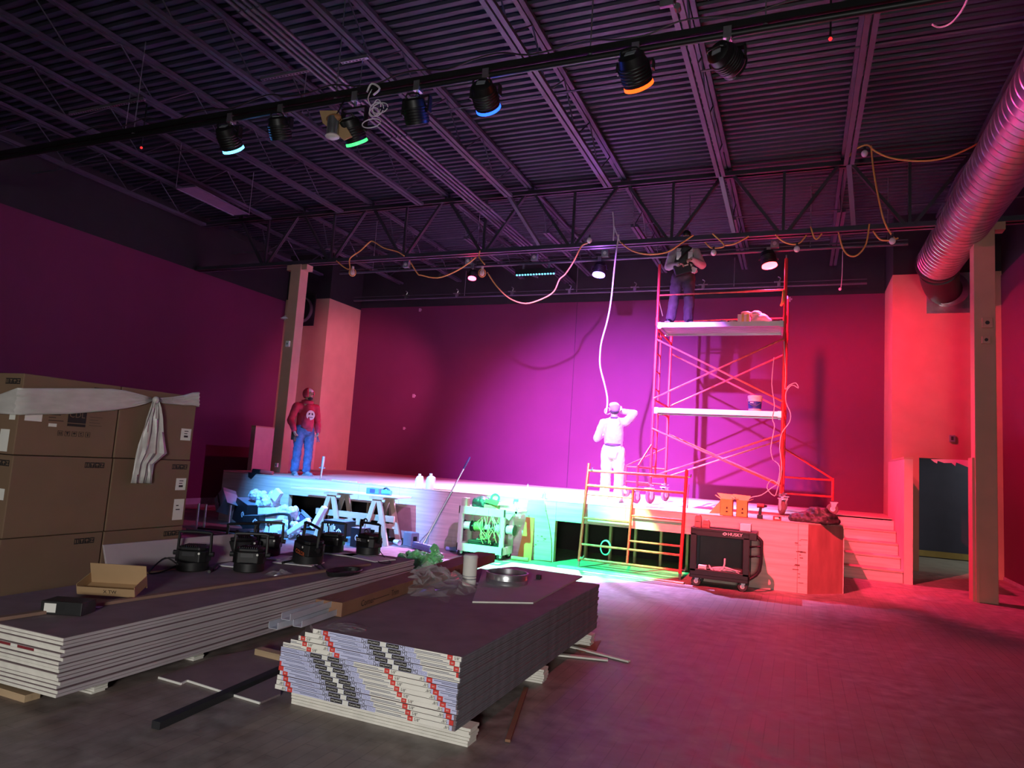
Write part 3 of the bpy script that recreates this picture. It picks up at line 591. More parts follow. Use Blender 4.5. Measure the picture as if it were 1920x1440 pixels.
for j, (y0, y1) in enumerate(((3.605, 4.480), (4.495, 5.365))):
    for k in range(3):
        z0, z1 = BH*k+.002, BH*(k+1)-.004; off = (.0, .006, -.004)[k]
        t = thing('cardboard_carton', 'big brown shipping carton by the left wall, %s of the %s' % (names[0][k], names[1][j]), 'carton', (BX-.47, (y0+y1)/2, z0), 0, 'big shipping cartons')
        obj('carton_body', MB().box((BX-.94+off, y0, z0), (BX+off, y1, z1)), card, t, bevel=.007)
        obj('flap_seam', MB().box((BX-.94+off, y0+.43, z1-.0005), (BX+off, y0+.436, z1+.0012)), kraft, t)
        X, Y = (0, 1, 0), (0, 0, 1); fx = BX+off+.0006
        if not (k == 2 and j == 1): icons(0, (fx, y1-.17 if j == 0 else y1-.13, z1-.065), X, Y, t)
        icons(0, (BX-.13+off, y0-.0006, z1-.065), (1, 0, 0), (0, 0, 1), t)
        if j == 1:
            lb = MB().box((fx, y1-.155, z0+.20), (fx+.001, y1-.03, z0+.32)) if k == 2 else MB().box((fx, y1-.155, z0+.36), (fx+.001, y1-.03, z0+.48))
            if k == 1: lb.box((fx, y1-.15, z0+.06), (fx+.001, y1-.025, z0+.27))
            obj('paper_label', lb, paperw, t)
            li = MB(); zz = z0+(.20 if k == 2 else .36)
            for dz, w in ((.09, .05), (.065, .04), (.03, .05)): li.box((fx+.001, y1-.115, zz+dz), (fx+.0016, y1-.115+w, zz+dz+(.02 if dz < .05 else .008)))
            if k == 1:
                for dz, w in ((.14, .03), (.10, .05)): li.box((fx+.001, y1-.12, z0+.06+dz), (fx+.0016, y1-.12+w, z0+.07+dz))
            obj('label_print', li, ink, t)
        if j == 0 and k == 2:
            obj('paper_label', MB().box((fx, y0+.05, z0+.28), (fx+.001, y0+.19, z0+.37)).box((fx, y0+.25, z0+.245), (fx+.001, y0+.32, z0+.272)), paperw, t)
            m = MB().box((fx, y0+.41, z0+.29), (fx+.001, y0+.575, z0+.48)).box((fx, y0+.41, z0+.26), (fx+.001, y0+.575, z0+.283))
            for dz, w in ((.38, .14), (.355, .10), (.33, .06), (.305, .13)): m.box((fx, y0+.245, z0+dz-.01), (fx+.001, y0+.245+w, z0+dz-.004 if dz < .37 else z0+dz+.004))
            for dz, w in ((.36, .12), (.335, .08), (.31, .10), (.285, .12)): m.box((fx, y0+.61, z0+dz-.008), (fx+.001, y0+.61+w, z0+dz-.005))
            obj('printed_panel', m, ink, t)
            text('brand_lettering', 'CDL', .075, card, t, (fx+.001, y0+.49, z0+.36), X, Y, .0008)
            q = MB()
            for i in range(5):
                c = V((fx, y0+.36+.062*i, z0+.195)); u = .022
                for a, b, e, f in ((-u, -u, u, -u+.003), (-u, u-.003, u, u), (-u, -u, -u+.003, u), (u-.003, -u, u, u)): q.prism([(a, b), (e, b), (e, f), (a, f)], .001, O=c, X=X, Y=Y)
                sh = [[(-.011, -.014), (-.004, -.014), (-.004, .012), (-.011, .012)], [(-.014, .014), (.014, .014), (.004, 0), (.004, -.012), (-.004, -.012), (-.004, 0)], [(-.015, 0), (-.008, .012), (.008, .012), (.015, 0)], [(-.010, .012), (.010, .012), (-.004, .002), (.010, -.012), (-.010, -.012), (.002, -.006), (-.008, .004)], [(-.006, -.014), (.006, -.014), (.004, 0), (.004, .014), (-.004, .014), (-.004, 0)]][i]
                q.prism(sh, .001, O=c, X=X, Y=Y)
                if i == 0: q.prism([(.004, -.014), (.011, -.014), (.011, .012), (.004, .012)], .001, O=c, X=X, Y=Y)
                if i == 2: q.prism([(-.002, -.013), (.002, -.013), (.002, 0), (-.002, 0)], .001, O=c, X=X, Y=Y)
            obj('symbol_row', q, ink, t)
        if j == 0:
            lb = MB().box((BX-.115, y0-.0012, z0+(.28 if k == 2 else .3)), (BX-.04, y0-.0002, z0+(.37 if k == 2 else .39)))
            if k == 2: lb.box((BX-.20, y0-.0012, z0+.02), (BX-.085, y0-.0002, z0+.20))
            obj('paper_label', lb, paperw, t)
# knotted plastic band
t = thing('plastic_band', 'milky plastic sheet band knotted round the cartons with a hanging tail', 'plastic sheet', (BX, 4.9, 1.8))
fx = BX+.02
def bandrow(p, tt, n=12, dx=0.):
    """p top, tt bottom pixel: wavy column of sheet points on the carton face"""
    a, b = at(*p, x=fx), at(*tt, x=fx); r = []
    for k in range(n+1):
        q = a.lerp(b, k/n); q.x += .006*math.sin(k*2.1+p[0]*.05)+dx; r.append(q)
    return r
band = []
for (x, yt, yb) in ((44, 728, 778), (60, 728, 777), (90, 728, 777), (130, 728, 776), (170, 728, 773), (210, 729, 770), (235, 732, 766), (255, 737, 762), (272, 742, 757), (287, 747, 751)): band.append(bandrow((x, yt), (x-6 if x < 60 else x, yb)))
fl = []
for s in (1., .66, .33, 0):
    r = []
    for k in range(13):
        q = band[0][k].copy(); q.x -= .02+.5*s; q.y -= .035-.012*s; q.z -= (.13*s*(1 if k < 7 else -.2)*(1-k/12)); q.y += .006*math.sin(k*1.7+s*9); r.append(q)
    fl.append(r)
obj('band_front', MB().sheet(fl+band), filmw, t, smooth=True, solid=.003)
b2 = [bandrow((293, 747), (293, 752)), bandrow((305, 746), (305, 756)), bandrow((325, 744), (325, 758)), bandrow((345, 741), (345, 760)), bandrow((360, 736), (360, 760), dx=.01), bandrow((371, 735), (371, 762), dx=.02)]
far = [q+V((-.03, .03, 0)) for q in b2[-1]]
obj('band_rear', MB().sheet(b2+[far, [q+V((-.35, .02, -.06)) for q in far]]), filmw, t, smooth=True, solid=.003)
tail = []
for (y, xl, xr) in ((752, 287, 297), (765, 283, 301), (785, 275, 305), (810, 268, 308), (835, 262, 310), (850, 258, 312)):
    a, b = at(xl, y, x=fx+.03), at(xr, y, x=fx+.03); tail.append([a.lerp(b, k/14)+V((.012*math.sin(k*1.35+y*.012)+.010*math.sin(k*2.9+y*.05)+.006*math.sin(k*.8-y*.07), 0, 0)) for k in range(15)])
for (y, xl, xr) in ((870, 253, 289), (890, 249, 288), (906, 246, 286)):
    a, b = at(xl, y, x=fx+.03), at(xr, y, x=fx+.03); tail.append([a.lerp(b, k/14)+V((.012*math.sin(k*1.35+y*.012)+.010*math.sin(k*2.9+y*.05)+.006*math.sin(k*.8-y*.07), 0, 0)) for k in range(15)])
obj('tail', MB().sheet(tail), filmw, t, smooth=True, solid=.003)
obj('knot', MB().ball(at(292, 750, x=fx+.03), (.035, .03, .035), 10), filmw, t, smooth=True)

# ---------- stacked drywall
def board(name, label, z0, z1, frame, w, l, mats, group, bevel=.002):
    """frame: (origin, rz) origin = front right lower corner, boards run +y and -x"""
    t = thing(name, label, 'drywall', (frame[0][0], frame[0][1], z0), frame[1], group); return t
LS = ((-3.765, 2.74), .026)                   # long stack
n = 15; z = .085; hh = (.408-.085)/n
for k in range(n):
    jx, jy = random.uniform(-.012, .01), random.uniform(-.012, .012)
    if k == n-1: jx = jy = 0
    i = n-1-k
    t = thing('drywall_sheet', 'long drywall sheet in the left stack, %s' % ('top sheet' if i == 0 else 'bottom sheet' if i == n-1 else ORD[i]+' from the top'), 'drywall', (LS[0][0], LS[0][1], z), 0, 'drywall sheets in the long left stack')
    Lx = 4.0
    obj('board', MB().box((-1.22+jx+LS[0][0], jy+LS[0][1], z+.0015), (jx+LS[0][0]-.002, Lx+LS[0][1]+random.uniform(-.02, .03), z+hh-.0005)), gypface, t)
    obj('paper_edge', MB().box((jx+LS[0][0]-.0018, jy+LS[0][1]+.001, z+.003), (jx+LS[0][0], Lx+LS[0][1], z+hh-.003)), gypside, t)
    e = obj('cut_end', MB().box((-1.22+jx+LS[0][0], jy+LS[0][1]-.003, z+.002), (jx+LS[0][0]-.001, jy+LS[0][1]-.0005, z+hh-.0035)), gyp, t)
    if i == 4:
        x = LS[0][0]; y = jy+LS[0][1]-.003
        obj('red_end_tape', MB().box((x-.62, y-.001, z+.003), (x-.42, y, z+hh-.004)).box((x-.36, y-.001, z+.003), (x-.22, y, z+hh-.004)), M('dark_red_print', (.22, .02, .03), .8), t)
        obj('grey_end_tape', MB().box((x-.415, y-.001, z+.003), (x-.365, y, z+hh-.004)), paperw, t)
    t.rotation_euler.z = LS[1]
    z += hh
def spacer(lab, c, size, rz=0., mats=None, n=6):
    t = thing('drywall_spacer', lab, 'spacer', (c[0], c[1], 0), rz, 'drywall spacer blocks'); h = size[2]/n
    for k in range(n):
        j = random.uniform(-.004, .01)
        obj('strip', MB().box((c[0]-size[0]/2-j, c[1]-size[1]/2+j*.5, k*h+.001), (c[0]+size[0]/2+j, c[1]+size[1]/2+j*.5, (k+1)*h)), gyp, t) if False else None
    m = MB()
    for k in range(n):
        j = random.uniform(-.006, .008); m.box((-size[0]/2-j, -size[1]/2+j*.5, k*h+.001), (size[0]/2+j, size[1]/2+j*.5, (k+1)*h-.0008))
    o = obj('strips', m, gyp); o.parent = t
    return t
for nm, (px, py), lab in ((0, (160, 1300), 'low gypsum spacer under the near end of the long left drywall stack'), (0, (352, 1238), 'gypsum spacer under the middle of the long left drywall stack'),):
    p = at(px, py, z=0); spacer(lab, (p.x-.45, p.y+.04), (1.0, .09, .083), .026)
p = at(0, 1300, z=0); tag(obj('lumber_piece', MB().box((p.x-.5, p.y-.02, 0), (p.x+.25, p.y+.07, .04)), lumx), 'tan wood piece on the floor at the left stack corner', 'lumber')
# centre stack of 13 bundled pairs with printed end tape
CS = (-1.67, 3.49); CW = 1.20; CL = 2.80; ZB, ZT = .098, .483; n = 14; hh = (ZT-ZB)/n
LNG = ['MOISTURE & MOLD RESISTANT', 'TYPE X GYPSUM BOARD']
def tape_marks(t, k, z, x0, x1, y, cut):
    i = n-1-k; W_ = CW; h = hh-.002; zc = z+hh/2
    f = lambda u: x0+u*W_
    def bx(m, u0, u1, a=0., b=1., lift=.0008):
        u0, u1 = max(u0, cut), min(u1, 1.0)
        if u1 > u0+.003: m.box((f(u0), y-lift, z+.001+h*a), (f(u1), y-.0001, z+.001+h*b))
    if i < 5: cs = [.585+.0195*i, .585+.0195*i-.86]
    else: cs = [.27+.0195*(i-5), .27+.0195*(i-5)+.92]
    li, cr_, bk, wh, rd, ln = MB(), MB(), MB(), MB(), MB(), MB(); txt = []
    bx(cr_, 0, 1)
    for c in cs:
        bx(li, c-.36, c+.17, lift=.0012)
        bx(bk, c-.088, c-.018, .06, .94, .0020); bx(bk, c+.018, c+.088, .06, .94, .0020); bx(wh, c-.016, c+.016, .02, 1, .0020)
        bx(rd, c+.345, c+.372, .04, 1, .002); bx(rd, c-.348, c-.318, .0, 1, .002)
        for a, u0, u1 in ((.55, .175, .31), (.28, .175, .34)): bx(ln, c+u0, c+u1, a, a+.10, .0020)
        for a, u0, u1 in ((.62, -.31, -.17), (.34, -.27, -.155)): bx(ln, c+u0, c+u1, a, a+.10, .0020)
        for s, u, tx, sz, mm in ((1, c+.108, 'M2', .031, ink), (-1, c-.108, 'M2', .031, ink), (1, c+.150, 'TECH', .022, M('tech_ink', (.30, .32, .52), .8)), (-1, c-.150, 'TECH', .022, M('tech_ink', (.30, .32, .52), .8)), (1, c+.053, 'CertainTeed', .0140, paperw), (-1, c-.053, 'CertainTeed', .0140, paperw), (1, c+.395, '5/8"', .022, ink), (-1, c-.372, '5/8"', .022, ink), (1, c+.3585, '5/8', .012, paperw), (-1, c-.333, '5/8', .012, paperw)):
            if cut+.02 < u < .985: txt.append((s, u, tx, sz, mm))
    ep = obj('end_tape', cr_, cream, t)
    for nm, mm, ma in (('lilac_tape', li, lilac), ('black_label', bk, ink), ('white_label', wh, paperw), ('red_mark', rd, redink), ('printed_lines', ln, navy)):
        for a in range(0, len(mm.v), 8):
            if nm == 'printed_lines' and a % 16: continue
            q = MB(); q.v = mm.v[a:a+(16 if nm == 'printed_lines' else 8)]; q.f = [f for f in ([i for i in g] for g in mm.f[a//8*6:(a//8+(2 if nm == 'printed_lines' else 1))*6])]; q.f = [[i-a for i in f] for f in q.f]; q.mi = [0]*len(q.f)
            obj(nm, q, ma, ep)
    for s, u, tx, sz, mm in txt: text('lettering', tx, sz, mm, ep, (f(u), y-.0024, zc), (s, 0, 0), (0, 0, s), 0.)
z = ZB
for k in range(n):
    i = n-1-k; jx, jy = random.uniform(-.008, .004), random.uniform(-.006, .006)
    t = thing('drywall_sheet', 'printed-end drywall bundle in the front stack, %s' % ('topmost' if i == 0 else 'lowest' if i == n-1 else ORD[i]+' from the top'), 'drywall', (CS[0], CS[1], z), 0, 'drywall bundles in the front stack')
    cut = max(0, .175-.04*i) if i < 4 else 0.
    sh = .0 if i < 8 else -.016*(i-8)/5
    x1 = CS[0]+jx; x0 = x1-CW+sh; y0 = CS[1]+jy
    if cut > 0: b = MB().prism([(x0, y0+.5), (x0+cut*CW*.5, y0+.1), (x0+cut*CW, y0), (x1, y0), (x1, y0+CL+random.uniform(-.01, .02)), (x0, y0+CL)], hh-.0012, O=(0, 0, z))
    else: b = MB().box((x0, y0, z), (x1, y0+CL+random.uniform(-.01, .02), z+hh-.0012))
    obj('board', b, gypface, t)
    sd = MB()   # wavy paper edges of the two boards in the bundle
    for a in (0, 1):
        zz0, zz1 = z+hh*.5*a+.001, z+hh*.5*(a+1)-.002
        sd.box((x1, y0+.002, zz0), (x1+.003+.002*a, y0+CL, zz1))
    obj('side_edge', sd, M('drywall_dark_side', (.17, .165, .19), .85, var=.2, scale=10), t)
    tape_marks(t, k, z, x0, x1, y0-.001, cut)
    z += hh
spacer('stack of white gypsum strips under the front edge of the front drywall stack', (-2.225, 3.62), (1.20, .11, .096), 0)
spacer('white gypsum spacer showing under the middle of the front drywall stack', (-1.98, 4.85), (.66, .11, .096), .05)
spacer('white gypsum spacer under the far end of the front drywall stack', (-1.95, 6.05), (.62, .12, .096), 0)
# loose sheet, ring, tub, cube, plastic film on the centre stack
q = [at(*p, z=.497) for p in ((886, 1127), (1000, 1129), (1092, 1080), (965, 1062), (905, 1068))]
t = thing('loose_drywall_piece', 'loose pale drywall piece lying on the front stack under the metal ring', 'drywall', q[0])
obj('board', MB().prism([(p.x, p.y) for p in q], .0125, O=(0, 0, ZT+.001)), gypwhite, t)
obj('cut_edge', MB().bar(V((q[0].x, q[0].y-.002, ZT+.007)), V((q[1].x, q[1].y-.002, ZT+.007)), .002, .011), gyp, t)
p = at(950, 1092, z=ZT+.015); r = 39*mpp(p); zz = ZT+.0145
t = thing('duct_ring', 'round galvanised metal duct ring on the loose drywall piece', 'ring', (p.x, p.y, zz))
obj('band', MB().lathe([(r*.96, 0), (r, 0), (r, .03), (r*1.012, .034), (r*1.012, .040), (r, .044), (r, .085), (r*.96, .085)], c=(p.x, p.y, zz), n=48, closed=True), galv, t, smooth=True)
obj('rim', MB().lathe([(r*.95, .078), (r*1.03, .078), (r*1.03, .09), (r*.95, .09)], c=(p.x, p.y, zz), n=48, closed=True), galv, t, smooth=True)
p = at(879, 1097, z=ZT); r = 13.5*mpp(p); h = 57*mpp(p)
t = thing('white_tub', 'white cylindrical tub with a rounded lid on the front stack', 'tub', (p.x, p.y, ZT))
obj('body', MB().lathe([(r*.93, 0), (r*.97, .01), (r, h*.86), (r*.98, h*.9)], c=(p.x, p.y, ZT+.001), n=28), paperw, t, smooth=True)
obj('lid', MB().lathe([(r*1.03, h*.88), (r*1.05, h*.92), (r*.9, h*.98), (r*.5, h), (.004, h)], c=(p.x, p.y, ZT+.001), n=28), whitepl, t, smooth=True)
obj('printed_text', MB().lathe([(r*.992, h*.2), (r*1.005, h*.21), (r*1.005, h*.22), (r*.992, h*.23)], c=(p.x, p.y, ZT), n=28).lathe([(r*.996, h*.3), (r*1.005, h*.305), (r*1.005, h*.312), (r*.996, h*.317)], c=(p.x, p.y, ZT), n=28), greypl, t)
p = at(1010, 1086, z=ZT+.015); tag(obj('black_cube', MB().box((p.x-.02, p.y-.02, ZT+.0145), (p.x+.02, p.y+.02, ZT+.055)), blkpl, bevel=.003), 'tiny black plastic cube beside the metal ring', 'cube')
def film_heap(name, label, cat, c, sx, sy, h, m, seed, n=22, rough=.5):
    rnd = random.Random(seed); from mathutils import noise as nz; rows = []
    for i in range(n+1):
        r = []
        for j in range(n+1):
            u, v = i/n*2-1, j/n*2-1; d = math.sqrt(u*u+v*v); q = V((u*3+seed, v*3, seed*.7))
            e = max(0, 1-d)**.6 if d < 1 else 0
            ed = .14*nz.noise(V((u*2.3+seed, v*2.3, 9)))
            a = nz.noise(q)+.6*nz.noise(q*2.7); zz = h*e*(.55+rough*a)+.004+.5*h*abs(nz.noise(q*4.1))*e
            r.append(V(c)+V((u*sx*(1+ed)+.2*sx*nz.noise(q*1.7), v*sy*(1+ed)+.2*sy*nz.noise(q*1.9+V((5, 0, 0))), max(.003, zz))))
        rows.append(r)
    o = obj(name, MB().sheet(rows), m); return tag(o, label, cat)
p = at(800, 1105, z=ZT); film_heap('clear_plastic_film', 'crumpled clear plastic film heap on the front drywall stack', 'plastic film', (p.x, p.y+.12, ZT), .34, .42, .20, film, 3)
p = at(650, 1178, z=ZT); film_heap('clear_plastic_scrap', 'small crumpled plastic scrap at the front stack corner', 'plastic film', (p.x, p.y, ZT), .13, .09, .025, film, 8, 12)
bg = MB(); p = at(787, 1086, z=0)
for k in range(14): bg.ball(p+V((random.uniform(-.22, .2), random.uniform(-.15, .15), random.uniform(.08, .24))), random.uniform(.08, .13), 10)
bg.ball(p+V((.16, 0, .36)), (.06, .05, .07), 8)
tag(blob('plastic_bag', bg, M('green_lit_film', (.25, .85, .32), .35, var=.3, scale=12), None, .018, 1, .075, 11, True), 'crumpled bag on the floor behind the stack, coloured green as if lit', 'bag')  # green of the stage light is put into the film colour
# long kraft box and white studs
bx0, bx1 = V((-2.79, 3.80, 0)), V((-3.02, 6.75, 0))
d = (bx1-bx0).normalized(); s = V((d.y, -d.x, 0)); t = thing('long_carton', 'long brown cardboard box lying along the left edge of the front stack', 'carton', bx0+V((0, 0, ZT)))
Rm = Matrix((s, d, V((0, 0, 1)))).transposed()
ln_ = (bx1-bx0).length; ctr = (bx0+bx1)/2
obj('box_body', MB().obox(ctr+V((0, 0, ZT+.048)), (.20, ln_, .09), Rm), kraft, t, bevel=.004)
obj('marker_writing', MB().obox(ctr+s*.1008-d*.95+V((0, 0, ZT+.045)), (.001, .22, .004), Rm).obox(ctr+s*.1008-d*.3+V((0, 0, ZT+.05)), (.001, .35, .004), Rm), ink, t)
for dd, tx in ((-.75, 'Trim'), (-.15, 'Trim 10ft'), (.45, 'Trim'), (-1.15, 'Corner')):
    text('handwriting', tx, .06, ink, t, ctr+s*.1005+d*dd+V((0, 0, ZT+.045)), d, (0, 0, 1), .001)
for k, (o, zz, L_) in enumerate(((-.05, .03, .62), (.035, .03, .50), (-.01, .075, .56))):
    a = bx0+s*o+d*.1; b = a-d*L_*.95-s*.18*0; zc = ZT+zz
    m = MB().bar(a+V((0, 0, zc-.018)), b+V((0, 0, zc-.018)), .06, .003).bar(a+s*.03+V((0, 0, zc)), b+s*.03+V((0, 0, zc)), .003, .036).bar(a-s*.03+V((0, 0, zc)), b-s*.03+V((0, 0, zc)), .003, .036)
    tag(obj('metal_stud', m, M('white_painted_metal', (.55, .58, .66), .4, .3)), 'pale metal channel poking out of the long brown box, %s' % ('longest one' if k == 0 else 'nearest the camera' if k == 1 else 'on top'), 'metal channel', 'pale metal channels')
# floor scraps by the stacks
pl = [at(*p, z=.008) for p in ((298, 1270), (340, 1282), (352, 1276), (425, 1299), (488, 1318), (526, 1302), (530, 1236), (500, 1215), (410, 1230))]
t = thing('drywall_offcut', 'broken drywall offcut with a jagged white edge on the floor between stacks', 'drywall', pl[0])
obj('board', MB().prism([(p.x, p.y) for p in pl], .012, O=(0, 0, .001)), gypface, t)
ed = MB()
for a, b in zip(pl[:5], pl[1:5]): ed.bar(V((a.x, a.y-.003, .008)), V((b.x, b.y-.003, .008)), .008, .013)
obj('broken_edge', ed, paperw, t)
a, b = at(292, 1360, z=.022), at(530, 1255, z=.022)
tag(obj('black_bar', MB().bar(a, b, .055, .04), M('black_bar_paint', (.016, .016, .019), .6)), 'black straight bar lying on the floor before the drywall stacks', 'bar')
a, b = at(484, 1221, z=.03), at(520, 1230, z=.03); tag(obj('wood_offcut', MB().bar(a, b+V((.05, 0, 0)), .07, .05), lumx), 'small tan wood block between the stacks', 'lumber')
for (a, b, w, lab) in (((1032, 1226), (1140, 1237), .05, 'pale drywall strip on the floor right of the front stack'), ((1070, 1212), (1180, 1240), .04, 'longer pale strip crossing another right of the front stack'), ((952, 1389), (986, 1290), .03, 'thin brown wood strip on the floor by the front stack')):
    p, q = at(*a, z=.012), at(*b, z=.012)
    tag(obj('floor_strip', MB().bar(p, q, w, .014), gyp if a[0] > 1000 else kraft), lab, 'strip', 'strips on the floor')
q = [at(*p, z=.02) for p in ((1070, 1208), (1120, 1205), (1127, 1198), (1118, 1216), (1090, 1220))]
tag(obj('cardboard_scrap', MB().prism([(p.x, p.y) for p in (q[0], q[4], q[3], q[2])], .006, O=(0, 0, .002)), kraft), 'brown cardboard scrap on the floor beyond the front stack', 'cardboard')

# ---------- things on the long left stack
ZL = .409
a, b = at(0, 1186, z=ZL), at(692, 1060, z=ZL)
tag(obj('corner_strip', MB().bar(V((a.x-.3, a.y-.2, ZL+.012)), V((b.x, b.y, ZL+.012)), .05, .02), M('kraft_board', (.27, .16, .12), .8)), 'long brown cardboard corner strip along the left stack', 'strip')
ps = [at(168, 1040, x=BX+.25), at(462, 1000, x=BX+.25)]
t = thing('white_board', 'white panel leaning behind the lamps at the cartons', 'panel', (-5.1, 4.6, ZL))
A, B = V((-5.1, 4.02, ZL+.004)), V((-5.02, 5.35, ZL+.004)); up = V((-.10, .0, .24))
obj('panel', MB().add([A, B, B+up, A+up, A+V((-.02, 0, 0)), B+V((-.02, 0, 0)), B+up+V((-.02, 0, 0)), A+up+V((-.02, 0, 0))], [(0, 1, 2, 3), (4, 5, 6, 7), (0, 1, 5, 4), (1, 2, 6, 5), (2, 3, 7, 6), (3, 0, 4, 7)]), gypwhite, t)
# open cardboard tray
p = at(195, 1122, z=ZL); t = thing('open_carton', 'open shallow cardboard tray tilted on the left drywall stack', 'carton', (p.x, p.y, ZL))
Rm = rot(0, 0, 24) @ rot(18, 0, 0) ; c = p+V((-.02, .07, .075))
L_, D_, H_ = .40, .17, .10; m = MB().obox(c+Rm @ V((0, D_/2, H_*.35)), (L_, .004, H_*1.7), Rm).obox(c+Rm @ V((0, -D_/2, 0)), (L_, .004, H_*.55), Rm).obox(c+Rm @ V((0, 0, -H_*.3)), (L_, D_, .004), Rm).obox(c+Rm @ V((-L_/2, 0, .01)), (.004, D_, H_*.7), Rm).obox(c+Rm @ V((L_/2, 0, .01)), (.004, D_, H_*.7), Rm)
obj('tray', m, card2, t)
text('handwriting', 'X TW', .035, ink, t, c+Rm @ V((.03, -D_/2-.003, 0)), Rm @ V((1, 0, 0)), Rm @ V((0, 0, 1)), .001)
p = at(98, 1152, z=ZL); t = thing('black_box', 'black box with a cream label on the left stack edge', 'box', (p.x, p.y, ZL)); Rm = rot(0, 0, 22)
obj('box_body', MB().obox(p+V((.03, .08, .042)), (.26, .15, .08), Rm), blkpl, t, bevel=.004)
obj('label', MB().obox(p+V((.03, .08, .042))+Rm @ V((-.07, -.0755, 0)), (.075, .001, .055), Rm), paperw, t)
p = at(169, 1138, z=ZL); tag(obj('paper_slip', MB().obox(p+V((0, 0, .003)), (.14, .05, .003), rot(0, 0, 20)), paperw), 'white paper slip lying before the open tray', 'paper')

def floor_lamp_unit(root_name):
    """compact par lamp standing lens-down with its U yoke up; local axes, 0.27 wide"""
    t = bpy.data.objects.new(root_name, None); COL.objects.link(t); t.empty_display_size = .1
    o8 = [(.133, -.065), (.133, .065), (.09, .105), (-.09, .105), (-.133, .065), (-.133, -.065), (-.09, -.105), (.09, -.105)]
    o = obj('lamp_body', MB().prism(o8, .10, O=(0, 0, .075)).prism([(x*.9, y*.9) for x, y in o8], .03, O=(0, 0, .175)), blk, bevel=.008); o.parent = t
    o = obj('lens_housing', MB().lathe([(.125, 0), (.132, .006), (.132, .075), (.12, .085)], n=28), blkpl, smooth=True); o.parent = t
    fi = MB()
    for k in range(9): fi.box((-.08+.018*k, -.08, .203), (-.074+.018*k, .08, .216))
    o = obj('cooling_fins', fi, blk); o.parent = t
    y = MB().tube([(-.142, 0, .13), (-.142, 0, .20), (-.138, 0, .30), (-.12, 0, .325), (.12, 0, .325), (.138, 0, .30), (.142, 0, .20), (.142, 0, .13)], .013, 6, smooth=2)
    o = obj('yoke', y, blk, smooth=True); o.parent = t
    for s in (-1, 1):
        o = obj('knob', MB().cyl((s*.14, 0, .14), (s*.175, 0, .14), .022, n=10), blkpl); o.parent = t
    o = obj('status_dot', MB().cyl((.085, -.106, .155), (.085, -.109, .155), .010, n=10), paperw); o.parent = t
    o = obj('control_panel', MB().box((-.06, -.1065, .13), (.05, -.1052, .165)), M('dark_panel', (.03, .03, .034), .4)); o.parent = t
    return t
L0 = floor_lamp_unit('par_lamp')
tag(L0, 'black par lamp nearest the cartons on the left drywall stack, yoke upright', 'stage light', 'par lamps on the left stack')
def place(o, px, py, rz, s=1., tilt=(0, 0), dz=0., label=None, mir=1):
    p = at(px, py, z=ZL+dz); o.location = (p.x, p.y, ZL+dz+.002); o.rotation_euler = (math.radians(tilt[0]), math.radians(tilt[1]), math.radians(rz)); o.scale = (s, s, s)
    if label: o['label'] = label
lamps = [(360, 1068, 25, 1.0, (0, 0), 0, None), (450, 1048, 60, 1.05, (0, 0), 0, 'black par lamp half hidden between the two nearest lamps, yoke leaning'), (466, 1070, 30, 1.0, (0, 0), 0, 'black par lamp in the front row left of centre with a white dot'),
    (500, 1040, 28, 1.0, (0, 0), .012, 'black par lamp with a green-lit yoke in the back row'), (576, 1054, -25, 1.12, (0, 6), .012, 'black par lamp with orange lettering, yoke doubled, on a white foam pad'), (622, 1034, 20, .95, (0, 0), .012, 'black par lamp behind the lettered one, side knob showing'), (690, 1038, -8, 1.0, (0, 0), .02, 'black par lamp at right of the row with flaring yoke arms')]
for i, a in enumerate(lamps):
    o = L0 if i == 0 else copy_tree(L0)
    place(o, *a[:6], label=a[6]); LT['fl%d' % i] = o
def lettering_on(i, tx, m, size, x=0., z=.11):
    o = LT['fl%d' % i]; me = text('lettering', tx, size, m, None, (x, -.106, z), (1, 0, 0), (0, 0, 1), .0015)
    q = bpy.data.objects.new('lettering', me); me.materials.append(m); COL.objects.link(q); q.parent = o
lettering_on(4, 'COLOR', M('orange_ink', (.8, .16, .05), .6), .05, .05, .10); lettering_on(6, 'CDL', whitepl, .04, -.06, .15)
# white foam pads and cables
for (px, py, sx, sy, rz, lab) in ((560, 1056, .42, .28, 12, 'white foam pad under the lettered par lamp'), (690, 1046, .55, .30, -14, 'white foam pad under the rightmost par lamp'), (450, 1062, .34, .20, 12, 'white foam pad between the front par lamps'), (510, 1046, .34, .28, 20, 'white foam pad under the green-lit par lamp'), (640, 1040, .34, .2, 10, 'white foam pad under the par lamp with the side knob')):
    p = at(px, py, z=ZL); m = MB(); 
    m.obox(p+V((0, 0, .007)), (sx, sy, .011), rot(0, 0, rz))
    o = obj('foam_pad', m, whitefoam, bevel=.005); tag(o, lab, 'foam pad', 'white foam pads')
def cable_on(pts, z, r, m, lab, name='power_cable'): return tag(obj(name, MB().tube([at(*p[:2], z=z+(p[2] if len(p) > 2 else 0)) for p in pts], r, 6), m), lab, 'cable', 'lamp cables')
cable_on([(333, 1058, .12), (310, 1046, .10), (285, 1066, .02), (281, 1075), (305, 1072), (335, 1058, .02)], ZL+.008, .006, blkpl, 'black lamp cable looping left of the nearest par lamp')
cable_on([(388, 1062), (400, 1068), (408, 1060), (392, 1072)], ZL+.012, .014, blkpl, 'black lamp plug and cable between the two front lamps')
cable_on([(710, 1030, .08), (722, 1046), (733, 1055), (715, 1056), (705, 1049)], ZL+.008, .005, blkpl, 'thin black lamp cable at the right end of the left stack')
cable_on([(596, 1052), (605, 1062), (611, 1070), (600, 1068), (590, 1060)], ZL+.008, .006, blkpl, 'thin black cable beside the lettered lamp')
cable_on([(530, 1055), (545, 1052), (552, 1048, .03)], ZL+.02, .014, blkpl, 'black lamp plug left of the lettered lamp')
cc = MB()
